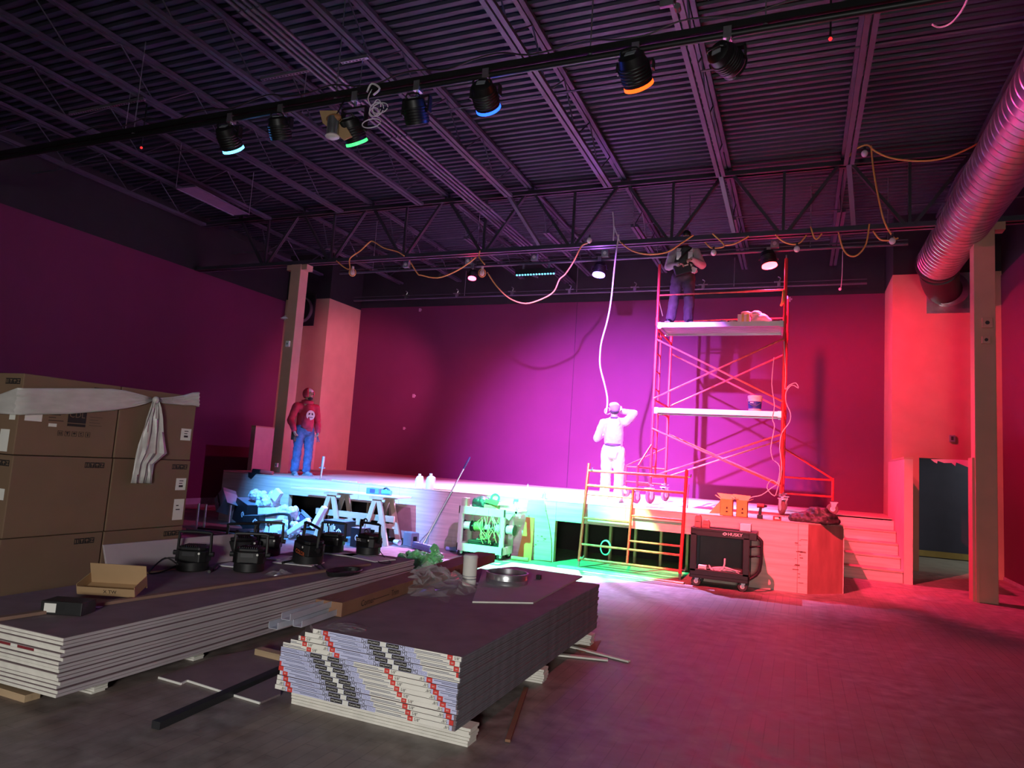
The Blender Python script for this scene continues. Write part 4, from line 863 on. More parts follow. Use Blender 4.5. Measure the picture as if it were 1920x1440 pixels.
for k in range(4): 
    p = at(687, 1104, z=ZT+.1)
    cc.tube([V((-3.86, 5.45, ZL+.01))+V((.10*math.cos(a*.52+k)*(1+.1*k), .20*math.sin(a*.52+k), .008*k)) for a in range(13)], .009, 5, smooth=2)
tag(obj('cable_coil', cc, blkpl), 'coiled black cable on the right edge of the left stack', 'cable')
film_heap('plastic_wrap', 'clear plastic wrap scraps at the foot of the lettered lamp', 'plastic film', at(525, 1078, z=ZL), .12, .10, .05, film, 12, 12)
# strung spare lamp clamps behind (small parts standing up)
# ================================================================== MIDDLE: trestle table, carts, pile
def sawhorse(x, y0, y1, zt, lab, spread=.25):
    """A-frame trestle seen end on: legs splay in x, beam along the table"""
    t = thing('sawhorse', lab, 'sawhorse', (x, (y0+y1)/2, 0), 0, 'sawhorses under the plank table')
    for y in (y0, y1):
        for s in (-1, 1): obj('leg', MB().bar((x+s*.03, y, zt-.03), (x+s*spread, y, .001), .085, .038, (0, 1, 0)), lumber, t)
        obj('spreader', MB().bar((x-spread*.66, y-.02, zt*.36), (x+spread*.66, y-.02, zt*.36), .08, .02, (0, 1, 0)), lumber, t)
    obj('top_beam', MB().box((x-.14, y0-.04, zt-.045), (x+.14, y1+.04, zt-.004)), lumber, t)
    return t
XA, XB = at(627, 955, y=10.1).x, at(712, 965, y=10.1).x
ZTT = .795
sawhorse(XA, 9.98, 10.38, ZTT, 'left wooden sawhorse under the plank table'); sawhorse(XB, 9.98, 10.38, ZTT, 'right wooden sawhorse under the plank table')
tag(obj('stretcher_board', MB().bar((XA-.35, 10.06, .44), (XB+.32, 10.06, .44), .04, .10), lumx), 'long wooden rail running through both sawhorses', 'lumber')
a = at(561, 917, y=10.2); b = at(760, 936, y=10.2)
tag(obj('plank', MB().box((a.x, 9.97, ZTT), (b.x, 10.40, ZTT+.022)), M('bare_plank', (.62, .52, .38), .7, var=.1, scale=4, stretch=(.3, 4, 4)), bevel=.003), 'wide pale plank laid over two sawhorses as a work table', 'plank')
p = at(705, 932, y=10.2); zz = ZTT+.024
t = thing('power_tool_case', 'blue grey tool case and saw head on the plank table', 'tool case', (p.x, 10.2, zz))
obj('case', MB().box((p.x-.16, 10.12, zz), (p.x+.10, 10.30, zz+.10)), M('tool_blue', (.10, .24, .36), .5), t, bevel=.01)
obj('case_panel', MB().box((p.x-.08, 10.115, zz+.02), (p.x+.02, 10.12, zz+.085)), navy, t)
t = thing('power_tool', 'small teal power tool beside the tool case on the plank table', 'tool', (p.x+.2, 10.2, zz))
obj('motor', MB().cyl((p.x+.15, 10.16, zz+.05), (p.x+.32, 10.16, zz+.05), .045, .035, 14), M('tool_teal', (.10, .45, .45), .45), t, smooth=True)
obj('grip', MB().tube([(p.x+.16, 10.16, zz+.09), (p.x+.22, 10.16, zz+.12), (p.x+.29, 10.16, zz+.08)], .015, 6), blkpl, t)
obj('base', MB().box((p.x+.15, 10.12, zz), (p.x+.30, 10.22, zz+.012)), greypl, t)
# dark plywood scrap leaning right of the table
pts = [at(*p, y=10.46) for p in ((727, 935), (735, 948), (767, 952), (771, 1010), (728, 1008))]
tag(obj('leaning_plywood', MB().prism([(p.x, p.z) for p in pts], .014, O=(0, 10.50, 0), X=(1, 0, 0), Y=(0, .0, 1)), M('dark_plywood', (.30, .17, .16), .8, var=.15)), 'dark plywood offcut leaning on the stage front right of the table', 'plywood')
p = at(771, 1020, y=10.35); t = thing('heater_box', 'small blue grey box unit on the floor by the stage front', 'box', (p.x, 10.35, 0)); Rm = rot(0, 0, -22)
c = V((p.x, 10.33, .115)); obj('housing', MB().obox(c, (.22, .17, .228), Rm), greypl, t, bevel=.012); obj('vent', MB().obox(c+Rm @ V((.111, 0, -.01)), (.003, .08, .13), Rm), blkpl, t); obj('top_panel', MB().obox(c+V((0, 0, .116)), (.18, .13, .004), Rm), M('light_grey_plastic', (.34, .38, .42), .5), t)
p = at(745, 1008, y=10.25); c = V((p.x, 10.25, .05)); t = thing('paper_cup', 'white paper cup lying on its side by the heater box', 'cup', c)
obj('cup', MB().lathe([(.035, -.06), (.05, .06), (.046, .06), (.03, -.055)], c=c, axis=(.9, -.2, -.06), n=18, closed=True), whitepl, t, smooth=True)
obj('rim', MB().lathe([(.048, .055), (.053, .06), (.048, .065)], c=c, axis=(.9, -.2, -.06), n=18, closed=True), paperw, t)
# broom leaning on the stage edge
a, b = at(880, 860, y=10.53), at(822, 1013, y=10.08); foot = V((at(815, 1022, z=.06).x, 10.1, .09))
foot = V((-5.62, 10.02, .10)); head = at(881, 857, y=10.56); t = thing('push_broom', 'push broom with a wide blue-lit head leaning on the stage', 'broom', foot)
obj('handle', MB().cyl(foot, foot.lerp(head, .86), .014, n=8), galv, t); obj('grip', MB().cyl(foot.lerp(head, .86), head, .017, n=8), M('grip_blue', (.03, .04, .12), .6), t)
hd = V((.86, -.45, 0)).normalized()
obj('brush_head', MB().bar(foot-hd*.26+V((0, 0, -.01)), foot+hd*.26+V((0, 0, -.01)), .07, .045), M('broom_blue', (.16, .26, .44), .7), t, bevel=.006)
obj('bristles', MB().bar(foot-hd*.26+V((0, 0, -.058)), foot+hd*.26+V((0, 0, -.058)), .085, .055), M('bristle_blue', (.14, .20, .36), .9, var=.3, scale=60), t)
obj('brace', MB().tube([foot-hd*.12, foot.lerp(head, .06)-hd*.09, foot.lerp(head, .15)], .006, 5).tube([foot+hd*.12, foot.lerp(head, .06)+hd*.09, foot.lerp(head, .15)], .006, 5), galv, t)

# ---------- green-lit utility cart with wire spools
cx0, cx1, cy0, cy1 = -5.0, -4.20, 9.99, 10.42
t = thing('utility_cart', 'two-shelf moulded plastic utility cart lit green, loaded with tools', 'cart', (-4.6, 10.2, 0))
zl, zh = .20, .78
for nm, z in (('lower_shelf', zl), ('upper_shelf', zh)):
    s = MB().box((cx0, cy0, z-.12), (cx1, cy0+.022, z)).box((cx0, cy1-.022, z-.12), (cx1, cy1, z)).box((cx0, cy0, z-.12), (cx0+.022, cy1, z)).box((cx1-.022, cy0, z-.12), (cx1, cy1, z)).box((cx0+.01, cy0+.01, z-.06), (cx1-.01, cy1-.01, z-.04))
    for k in range(4): s.box((cx1, cy0+.06+.09*k, z-.115), (cx1+.006, cy0+.11+.09*k, z-.01))
    s.box((cx0+.30, cy0-.005, z-.115), (cx0+.305, cy0, z-.01)).box((cx0+.52, cy0-.005, z-.115), (cx0+.525, cy0, z-.01))
    obj(nm, s, tanpl, t, bevel=.006)
for x in (cx0+.035, cx1-.04):
    for y in (cy0+.035, cy1-.035): obj('post', MB().box((x-.035, y-.034, zl-.05), (x+.035, y+.034, zh-.05)), tanpl, t, bevel=.01)
obj('handle', MB().box((cx1, cy0+.02, zh-.05), (cx1+.20, cy0+.09, zh-.005)).box((cx1, cy1-.09, zh-.05), (cx1+.20, cy1-.02, zh-.005)).box((cx1+.15, cy0+.02, zh-.05), (cx1+.21, cy1-.02, zh-.005)).add([(cx1, cy0+.03, zh-.02), (cx1+.17, cy0+.03, zh-.02), (cx1+.06, cy0+.03, zh-.16), (cx1, cy0+.03, zh-.12), (cx1, cy0+.06, zh-.02), (cx1+.17, cy0+.06, zh-.02), (cx1+.06, cy0+.06, zh-.16), (cx1, cy0+.06, zh-.12)], [(0, 1, 2, 3), (4, 5, 6, 7), (0, 1, 5, 4), (1, 2, 6, 5), (2, 3, 7, 6), (3, 0, 4, 7)]), tanpl, t, bevel=.008)
def caster(c, r, w, par, wm=blkpl, fork=galv, d=(1, 0, 0), name='caster'):
    c = V(c); d = V(d); ax = V((d.y, -d.x, 0))
    k = obj(name, MB().lathe([(r*.5, -w*.5), (r*.9, -w*.5), (r, -w*.3), (r, w*.3), (r*.9, w*.5), (r*.5, w*.5)], c=c, axis=ax, n=22), wm, par, smooth=True)
    obj('hub', MB().cyl(c-ax*w*.55, c+ax*w*.55, r*.45, n=14), whitepl, k)
    f = MB()
    for s in (-1, 1): f.add([c+ax*(s*w*.62)+d*a+V((0, 0, b)) for a, b in ((-r*.2, -r*.15), (r*.2, -r*.15), (r*.75, r*1.15), (-r*.3, r*1.15))]+[c+ax*(s*w*.80)+d*a+V((0, 0, b)) for a, b in ((-r*.2, -r*.15), (r*.2, -r*.15), (r*.75, r*1.15), (-r*.3, r*1.15))], [(0, 1, 2, 3), (4, 5, 6, 7), (0, 1, 5, 4), (1, 2, 6, 5), (2, 3, 7, 6), (3, 0, 4, 7)])
    q = c+d*r*.25+V((0, 0, r*1.2)); f.obox(q, (r*1.2, r*1.0, r*.14), Matrix((d, ax, V((0, 0, 1)))).transposed())
    obj('fork', f, fork, k)
    return k
for x, y in ((cx0+.06, cy0+.04), (cx1-.06, cy0+.04), (cx0+.06, cy1-.05), (cx1-.06, cy1-.05)): caster((x, y, .056), .055, .035, t, fork=galv, d=(.5, .866, 0))
# wire spools on a rod
t2 = thing('spool_rod', 'metal rod through the cart holding wire spools', 'rod', (-4.6, cy0+.12, .47)); ys, zs = cy0+.13, .47
obj('rod', MB().cyl((cx0-.03, ys, zs), (cx1+.10, ys, zs), .011, n=8), galv, t2)
def spool(x, w, r, full, mw, lab, tilt=0):
    s = thing('wire_spool', lab, 'spool', (x, ys, zs), 0, 'wire spools on the cart rod')
    for k in (-1, 1): obj('flange', MB().lathe([(.02, x+k*w/2-.004), (r, x+k*w/2-.004), (r, x+k*w/2+.004), (.02, x+k*w/2+.004)], c=(0, ys, zs), axis=(1, 0, 0), n=24), blkpl, s, smooth=True)
    pr = [(r*full, x-w/2+.006)]
    for k in range(9): a = x-w/2+.006+(w-.012)*k/9; b = (w-.012)/9; pr += [(r*full, a), (r*full*1.03, a+b*.5), (r*full, a+b)]
    obj('wound_wire', MB().lathe(pr, c=(0, ys, zs), axis=(1, 0, 0), n=22), mw, s, smooth=True)
spool(-4.88, .13, .085, .72, whitec, 'wire spool at the left end of the cart rod'); spool(-4.68, .16, .085, .85, M('olive_wire', (.16, .19, .06), .5), 'dark wire spool second from the left on the cart rod')
spool(-4.52, .12, .075, .55, whitec, 'narrow pale wire spool in the middle of the cart rod'); spool(-4.33, .12, .085, .75, whitec, 'wire spool fourth from the left on the cart rod'); spool(-4.14, .13, .085, .75, whitec, 'wire spool at the right end of the cart rod with a ribbed flange')
wr = MB()
for k in range(16):
    x = random.uniform(-4.62, -4.25); wr.tube([(x, cy0+.01, random.uniform(.60, .72)), (x+random.uniform(-.08, .08), cy0-.02, .52), (x+random.uniform(-.05, .12), cy0-.01, random.uniform(.30, .42)), (x+random.uniform(-.1, .1), cy0+.05, random.uniform(.22, .36))], .005, 4, smooth=3)
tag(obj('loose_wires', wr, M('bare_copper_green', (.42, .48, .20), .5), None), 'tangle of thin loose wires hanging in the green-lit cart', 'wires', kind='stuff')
def simple(name, label, cat, mb, m, bevel=0., smooth=False, parts=(), group=None):
    o = obj(name, mb, m, bevel=bevel, smooth=smooth); tag(o, label, cat, group)
    for n_, mb_, m_ in parts: obj(n_, mb_, m_, o)
    return o
z0 = zl-.038
simple('tool_tray', 'dark tool tray on the lower cart shelf', 'tray', MB().box((-4.85, 10.08, z0), (-4.45, 10.32, z0+.09)), blkpl, .008, parts=[('handle', MB().tube([(-4.75, 10.2, z0+.09), (-4.7, 10.2, z0+.16), (-4.58, 10.2, z0+.16), (-4.53, 10.2, z0+.09)], .01), greypl)])
simple('angle_grinder', 'dark grinder lying on the lower cart shelf', 'tool', MB().cyl((-4.42, 10.15, z0+.045), (-4.28, 10.25, z0+.045), .035, .03, 12), blkpl, smooth=True, parts=[('disc', MB().cyl((-4.44, 10.12, z0+.003), (-4.44, 10.12, z0+.012), .06, n=18), greypl)])
zt_ = zh-.038
bb = MB().ball((-4.70, 10.2, zh+.06), (.16, .13, .11)).ball((-4.60, 10.18, zh+.04), (.15, .12, .08)).ball((-4.77, 10.2, zh), (.10, .12, .05)).ball((-4.68, 10.2, zh-.02), (.18, .13, .03))
tag(blob('tool_bag', bb, M('dark_bag_cloth', (.018, .015, .03), .6, var=.3, scale=14), None, .012, 3, .02, 14), 'slumped dark tool bag on top of the utility cart', 'bag')
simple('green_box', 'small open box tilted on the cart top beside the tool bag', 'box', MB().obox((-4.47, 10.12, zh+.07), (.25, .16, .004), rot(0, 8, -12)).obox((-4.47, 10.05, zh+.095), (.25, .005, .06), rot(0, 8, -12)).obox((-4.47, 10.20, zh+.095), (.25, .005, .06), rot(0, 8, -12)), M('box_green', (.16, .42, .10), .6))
simple('box_stand', 'pale folded carton under the tilted box on the cart', 'carton', MB().box((-4.60, 10.06, zt_), (-4.36, 10.26, zh+.05)), card2, .004)
simple('tape_roll', 'dark tape roll standing on the cart top', 'tape', MB().lathe([(.05, -.025), (.075, -.025), (.075, .025), (.05, .025)], c=(-4.50, 10.26, zh+.15), axis=(.3, -.9, .2), n=24, closed=True), navy, smooth=True, parts=[('core', MB().lathe([(.046, -.025), (.051, -.025), (.051, .025), (.046, .025)], c=(-4.50, 10.26, zh+.15), axis=(.3, -.9, .2), n=24, closed=True), card)])
simple('spray_bottle', 'pale spray bottle on the cart top right', 'bottle', MB().lathe([(.035, 0), (.037, .01), (.036, .11), (.018, .14), (.015, .16)], c=(-4.15, 10.28, zt_), n=16), whitepl, smooth=True, parts=[('trigger_head', MB().box((-4.18, 10.265, zt_+.16), (-4.11, 10.295, zt_+.20)).box((-4.19, 10.272, zt_+.12), (-4.18, 10.288, zt_+.17)), greypl)])
simple('white_box', 'white parts box on the right of the cart top', 'box', MB().obox((-4.25, 10.12, zh+.015), (.16, .13, .11), rot(0, 0, 15)), whitepl, .004, parts=[('flap', MB().obox((-4.25, 10.04, zh+.09), (.16, .07, .003), rot(35, 0, 15)), whitepl)])
tag(film_heap('plastic_film', 'white plastic film heap on the cart top', 'plastic film', (-4.33, 10.26, zh-.03), .10, .10, .14, filmw, 21, 12), 'white plastic film heap on the cart top', 'plastic film')
simple('carton_green', 'narrow upright carton at the left end of the cart top', 'carton', MB().box((-4.98, 10.02, zt_), (-4.88, 10.12, zh+.13)), M('carton_pale', (.45, .42, .30), .7), .004, parts=[('side_flap', MB().box((-4.879, 10.02, zt_+.02), (-4.872, 10.12, zh+.12)), kraft)])
simple('dark_bin', 'low dark bin on the floor under the utility cart', 'bin', MB().box((-4.80, 10.10, .0), (-4.36, 10.33, .055)), blkpl, .008)
tag(obj('floor_pipe', MB().cyl((-5.35, 10.33, .035), (-4.72, 10.42, .035), .034, n=14).cyl((-5.22, 10.345, .035), (-5.15, 10.355, .035), .044, n=14), M('pipe_blue', (.22, .34, .5), .5), smooth=True), 'pale plastic pipe on the floor behind the broom', 'pipe')
# jagged plywood scrap and cardboard tubes right of the cart
pts = [at(*p, y=10.50) for p in ((990, 938), (1020, 937), (1023, 958), (1029, 985), (1033, 1015), (1033, 1052), (985, 1050), (985, 965))]
t = thing('plywood_scrap', 'jagged plywood scrap with scribbles leaning on the stage right of the cart', 'plywood', pts[5])
obj('board', MB().prism([(p.x, max(p.z, .002)) for p in pts], .014, O=(0, 10.525, 0), X=(1, 0, 0), Y=(0, 0, 1)), ply, t)
sm = MB(); 
for k in range(14):
    a = V((random.uniform(-4.05, -3.72), 10.508, random.uniform(.1, .8))); sm.box(a, a+V((random.uniform(.01, .05), .002, random.uniform(.006, .02))))
obj('pencil_marks', sm, M('stamp_ink', (.16, .07, .05), .8), t)
tag(obj('orange_board', MB().add([(-4.12, 10.42, .002), (-3.88, 10.42, .002), (-3.9, 10.50, .66), (-4.04, 10.50, .66), (-4.12, 10.435, .002), (-3.88, 10.435, .002), (-3.9, 10.515, .66), (-4.04, 10.515, .66)], [(0, 1, 2, 3), (4, 5, 6, 7), (0, 1, 5, 4), (1, 2, 6, 5), (2, 3, 7, 6), (3, 0, 4, 7)]), M('orange_board', (.55, .16, .05), .7)), 'orange board leaning between the cart and the jagged plywood', 'board')
for k, (px, py) in enumerate(((975, 1045), (991, 1046))):
    p = at(px, py, z=.03); tag(obj('cardboard_tube', MB().lathe([(.026, -.08), (.03, -.08), (.03, .08), (.026, .08)], c=(p.x, 10.25, .031), axis=(1, .15, 0), n=16, closed=True), card2, smooth=True), 'short cardboard tube on the floor by the cart, %s one' % ('left' if k == 0 else 'right'), 'tube', 'cardboard tubes')
p = at(1135, 1027, y=10.75); cq = MB()
for k in range(3): cq.tube([p+V((.075*math.cos(a*.524)*(1+.06*k), .012*k, .105*math.sin(a*.524)*(1+.05*k))) for a in range(13)], .008, 5, smooth=2)
tag(obj('cable_loop', cq, M('cyan_cable', (.15, .5, .42), .5)), 'pale green cable loop hanging in the dark stage bay', 'cable')

# ---------- junk pile left of the table
def tube_stand(px, lab):
    pass
t = thing('metal_rack', 'grey metal tube rack standing behind the cartons', 'rack', at(380, 985, z=0))
p0 = at(375, 1003, z=0)
for dx, dy in ((-.10, 0), (.0, .06), (.34, .25)): obj('upright', MB().cyl((p0.x+dx, p0.y+dy, .04), (p0.x+dx, p0.y+dy, .50), .018, n=8), galv, t)
obj('rail', MB().tube([(p0.x-.25, p0.y-.05, .08), (p0.x+.75, p0.y+.10, .06)], .02, 6, smooth=1).tube([(p0.x-.2, p0.y-.15, .03), (p0.x+.5, p0.y-.05, .03)], .02, 6, smooth=1), galv, t)
obj('shelf', MB().obox((p0.x+.30, p0.y+.25, .10), (.9, .34, .03), rot(0, 0, 9)), blkpl, t)
p = at(424, 940, y=9.7); c = p; Rm = rot(0, 38, 0) @ rot(0, 0, -28)
t = thing('grey_case', 'grey metal case tipped on its corner on the junk pile', 'case', c)
obj('case_body', MB().obox(c, (.36, .26, .30), Rm), M('case_grey', (.24, .24, .25), .5), t, bevel=.008)
obj('dark_strip', MB().obox(c+Rm @ V((0, -.1315, -.02)), (.36, .004, .035), Rm), blkpl, t)
obj('latch', MB().obox(c+Rm @ V((.08, -.133, -.05)), (.03, .006, .04), Rm).obox(c+Rm @ V((.02, -.133, -.07)), (.035, .006, .02), Rm), galv, t)
obj('lid_flap', MB().obox(c+Rm @ V((.10, 0, .165)), (.44, .26, .006), Rm @ rot(0, -6, 0)), M('case_pink', (.45, .34, .38), .5), t)
def logo_box(px, py, yy, w, d, h, rz, tl, lab, ls=.05, z0=0., rows=False):
    p = at(px, py, y=yy); c = V((p.x, yy, z0+h/2+.001)); Rm = rot(0, 0, rz) @ rot(0, tl, 0)
    t = thing('black_carton', lab, 'carton', (p.x, yy, z0), 0, 'black printed cartons')
    obj('carton_body', MB().obox(c, (w, d, h), Rm), blkpl, t, bevel=.004)
    f = c+Rm @ V((w*.26, -d/2-.001, 0)); X = Rm @ V((1, 0, 0)); Z = Rm @ V((0, 0, 1)); Y = Rm @ V((0, 1, 0))
    lg = MB().lathe([(ls*.66, 0), (ls, 0), (ls, .002), (ls*.66, .002)], c=f, axis=-Y, n=20, closed=True).obox(f, (ls*.25, .002, ls*.9), Rm).obox(f+X*ls*.18, (ls*.5, .002, ls*.14), Rm)
    for s in (-1, 1): lg.add([f+Z*(s*ls*.95)-X*ls*.28-Y*.002, f+Z*(s*ls*.95)+X*ls*.28-Y*.002, f+Z*(s*ls*1.3)-Y*.002], [(0, 1, 2)])
    obj('logo', lg, whitepl, t)
    if rows:
        rw = MB()
        for k in range(7): rw.obox(c+Rm @ V((-w*.42+k*w*.07, -d/2-.001, h*(.18-.05*(k % 3)))), (w*.03, .002, h*(.35+.1*(k % 2))), Rm)
        for k in range(2): rw.obox(c+Rm @ V((w*.06, -d/2-.001, h*(.2-.25*k))), (w*.05, .002, h*.16), Rm)
        obj('printed_columns', rw, whitepl, t)
    obj('lid', MB().obox(c+Rm @ V((0, 0, h/2+.003)), (w*1.0, d, .004), Rm), greypl, t)
    return c, Rm
logo_box(466, 962, 9.75, .42, .34, .40, -18, 14, 'black printed carton tipped under the grey case on the junk pile', .045, .12)
logo_box(478, 990, 9.45, .34, .26, .22, 6, -6, 'black carton with a white round logo at the front of the junk pile', .05, .10)
logo_box(636, 990, 9.74, .44, .30, .36, -3, 0, 'black carton with printed columns and logo under the table', .055, .0, True)
logo_box(676, 1003, 9.60, .20, .24, .30, -14, 0, 'narrow black carton with a logo under the table, right of the wider one', .045)
p = at(667, 985, y=10.3); tag(obj('leaning_board', MB().bar((p.x+.02, 10.28, .002), (p.x+.05, 10.30, .42), .09, .02, (0, 1, 0)), lumber), 'narrow wood board upright behind the cartons under the table', 'lumber')
for (px, py, yy, s, seed, lab) in ((497, 938, 9.75, 1., 1, 'big crumpled blue-lit plastic bag on top of the junk pile'), (536, 960, 9.6, .75, 2, 'torn blue-lit plastic wrap to the right of the junk pile top'), (548, 990, 9.5, .7, 5, 'low blue-lit plastic wrap among white foam pieces')):
    b = MB(); c = at(px, py, y=yy); rnd = random.Random(seed)
    for k in range(16): b.ball(c+V((rnd.uniform(-.24, .24)*s, rnd.uniform(-.1, .1), rnd.uniform(-.13, .12)*s)), rnd.uniform(.055, .10)*s, 8)
    tag(blob('plastic_bag', b, M('pale_film', (.60, .66, .72), .3, var=.25, scale=14), None, .016, 1, .035, 11, True), lab, 'plastic bag', 'plastic bags on the junk pile')
def foam(px, py, yy, size, R_, lab): 
    c = at(px, py, y=yy); o = obj('foam_block', MB().obox(c, size, R_), whitefoam, bevel=.008); return tag(o, lab, 'foam', 'white foam blocks')
foam(519, 928, 9.7, (.15, .09, .19), rot(0, 35, 0), 'square white foam block standing on the plastic bag'); foam(505, 958, 9.5, (.40, .12, .11), rot(0, -6, 0), 'long white foam block across the middle of the pile')
foam(560, 987, 9.3, (.46, .09, .08), rot(0, -33, 0), 'long white foam strip slanting at the right of the pile'); foam(598, 970, 9.55, (.08, .10, .42), rot(0, 30, 0), 'white foam strip leaning on the left sawhorse')
c = at(520, 990, y=9.6); t = thing('white_carton', 'white carton standing in front of the foam pieces', 'carton', c); obj('carton_body', MB().box((c.x-.2, 9.5, .0), (c.x+.2, 9.75, .43)), whitepl, t, bevel=.004); obj('flap', MB().obox((c.x+.04, 9.49, .38), (.10, .004, .12), rot(0, 30, 0)), M('flap_blue', (.4, .45, .6), .6), t)
tag(obj('black_pole', MB().tube([at(497, 968, y=9.4), at(520, 964, y=9.4), at(538, 965, y=9.4), at(543, 972, y=9.4), at(541, 1005, y=9.4)], .022, 8), blkpl, smooth=True), 'bent black tube frame in front of the white carton', 'frame')
t = thing('spare_frame', 'blue grey square plastic frame leaning at the table', 'frame', at(567, 975, y=9.9)); c = at(567, 975, y=9.9); Rm = rot(0, 32, 0); f = MB()
for dx, dz, sx, sz in ((0, .11, .26, .04), (0, -.11, .26, .04), (.11, 0, .04, .26), (-.11, 0, .04, .26)): f.obox(c+Rm @ V((dx, 0, dz)), (sx, .06, sz), Rm)
obj('frame', f, greypl, t); obj('grille', MB().obox(c, (.2, .02, .2), Rm), navy, t)
for (px, py, lab) in ((616, 1003, 'dark case lid on the floor under the table'), (648, 1008, 'grey plastic shell on the floor under the table')):
    c = at(px, py, y=9.75); t = thing('plastic_shell', lab, 'shell', (c.x, 9.75, 0), 0, 'plastic shells under the table')
    obj('shell', MB().lathe([(.16, 0), (.17, .03), (.15, .10), (.10, .12), (.005, .125)], c=(c.x, 9.7, .001), n=20), greypl, t, smooth=True); obj('rim', MB().lathe([(.165, .0), (.18, .0), (.18, .02), (.165, .02)], c=(c.x, 9.7, .001), n=20, closed=True), M('light_grey_plastic', (.34, .38, .42), .5), t)
# small lamp bits standing behind the lamps
for k, (px, py) in enumerate(((333, 1000), (445, 1000), (466, 1003), (505, 985), (560, 1008), (617, 985), (685, 978), (687, 998))):
    c = at(px, py, y=5.9+.3*k if k < 3 else 7.2+.1*k); s = mpp(c)*5.5
    t = thing('hook_clamp', 'small black and silver lamp clamp standing behind the lamps, %s from left' % ORD[k], 'clamp', c, 0, 'loose lamp clamps')
    obj('hook', MB().tube([c+V((-s*.5, 0, -s*.3)), c+V((-s*.7, 0, s*.5)), c+V((0, 0, s)), c+V((s*.7, 0, s*.5)), c+V((s*.6, 0, 0))], s*.22, 6), blk, t, smooth=True)
    obj('bolt', MB().cyl(c+V((-s*.3, -s*.3, -s*.2)), c+V((s*.4, -s*.3, -s*.2)), s*.28, n=8).cyl(c+V((0, 0, -s*.2)), V((c.x, c.y, c.z-s*2.2)), s*.14, n=6), galv, t)

# ---------- red frame leaning on the stage
t = thing('scaffold_section', 'red walk-through scaffold frame leaning against the stage front', 'scaffold frame', (-2.35, 10.35, 0))
F0, F1 = V((-3.08, 10.34, .0)), V((-1.56, 10.34, .0)); dl = V((0, .175, .985)); HF = 1.585
fp = lambda x, h: V((x, 10.34+.175*h/.985, h))
def ftube(name, a, b, r, m=redworn): return obj(name, MB().cyl(a, b, r, n=10), m, t, smooth=True)
for x in (-3.08, -1.56):
    ftube('post', fp(x, .09), fp(x, HF), .025, redst); obj('foot_pin', MB().cyl(fp(x, .0), fp(x, .10), .018, n=8), galv, t)
    for h in (.12, 1.45): obj('lock_pin', MB().cyl(fp(x, h+.03), fp(x, h+.03)+V((.07, -.03, .0)), .012, n=6).cyl(fp(x, h+.03)+V((.07, -.03, 0)), fp(x, h+.07)+V((.075, -.03, 0)), .01, n=6), galv, t)
for h in (1.47, 1.24, .13): ftube('rail', fp(-3.08, h), fp(-1.56, h), .021)
ftube('rail', fp(-3.08, .345), fp(-1.56, .345), .018); ftube('rail', fp(-3.08, .74), fp(-2.34, .74), .018)
ftube('middle_post', fp(-2.34, .13), fp(-2.34, 1.24), .02, redst)
for h in (.84, .47): ftube('rung', fp(-2.34, h), fp(-1.56, h), .016)
ftube('rail', fp(-3.08, 1.10), fp(-2.34, 1.10), .012)
ch = MB()
for k in range(16): ch.ball(fp(-1.535, 1.36-.022*k)+V((.02, -.015, 0)), (.008, .006, .013), 6)
obj('chain', ch, galv, t)
tag(obj('floor_plank', MB().obox((-2.4, 10.12, .012), (1.9, .12, .02), rot(0, 0, -4)), M('bare_plank', (.62, .52, .38), .7)), 'flat pale board on the floor before the red frame', 'plank')

# ---------- black service cart with the shop lettering
t = thing('service_cart', 'black two-shelf service cart with white lettering against the stage', 'cart', (-.95, 10.2, 0))
hx0, hx1, hy0, hy1 = -1.38, -.60, 9.99, 10.42; hz = .80
obj('upper_shelf', MB().box((hx0, hy0, hz-.11), (hx1, hy0+.02, hz)).box((hx0, hy1-.02, hz-.11), (hx1, hy1, hz)).box((hx0, hy0, hz-.11), (hx0+.02, hy1, hz)).box((hx1-.02, hy0, hz-.11), (hx1+.09, hy1, hz)).box((hx0, hy0, hz-.05), (hx1, hy1, hz-.03)), blkpl, t, bevel=.008)
obj('lower_shelf', MB().box((hx0, hy0, .115), (hx1, hy0+.02, .24)).box((hx0, hy1-.02, .115), (hx1, hy1, .24)).box((hx0, hy0, .115), (hx0+.02, hy1, .24)).box((hx1-.02, hy0, .115), (hx1, hy1, .24)).box((hx0, hy0, .15), (hx1, hy1, .17)), blkpl, t, bevel=.008)
for x0, x1 in ((hx0, hx0+.085), (hx1-.085, hx1)):
    for y in (hy0, hy1-.05): obj('post', MB().box((x0, y, .20), (x1, y+.05, hz-.08)), blkpl, t, bevel=.008)
obj('back_panel', MB().box((hx0+.02, hy1-.045, .2), (hx1-.02, hy1-.03, hz-.08)), M('cart_back', (.055, .03, .03), .6), t)
obj('handle', MB().tube([(hx1+.06, hy0+.06, hz-.04), (hx1+.14, hy0+.06, hz-.10), (hx1+.15, hy0+.06, .62), (hx1+.13, hy0+.06, .30), (hx1, hy0+.06, .17)], .022, 8, smooth=3).tube([(hx1, hy0+.06, .47), (hx1+.145, hy0+.06, .49)], .02, 6, smooth=1).tube([(hx1, hy0+.06, .60), (hx1+.145, hy0+.06, .62)], .02, 6, smooth=1), blkpl, t, smooth=True)
for x in (hx0+.09, hx1-.08):
    for y in (hy0+.05, hy1-.06): caster((x, y, .066), .065, .04, t, wm=M('rubber', (.04, .035, .035), .6), fork=galv, d=(1, 0, 0))
text('brand_lettering', 'HUSKY', .060, whitepl, t, (hx1-.19, hy0, hz-.055), (1, 0, 0), (0, 0, 1), .002)
hx = V((hx1-.325, hy0-.001, hz-.055)); lg = MB()
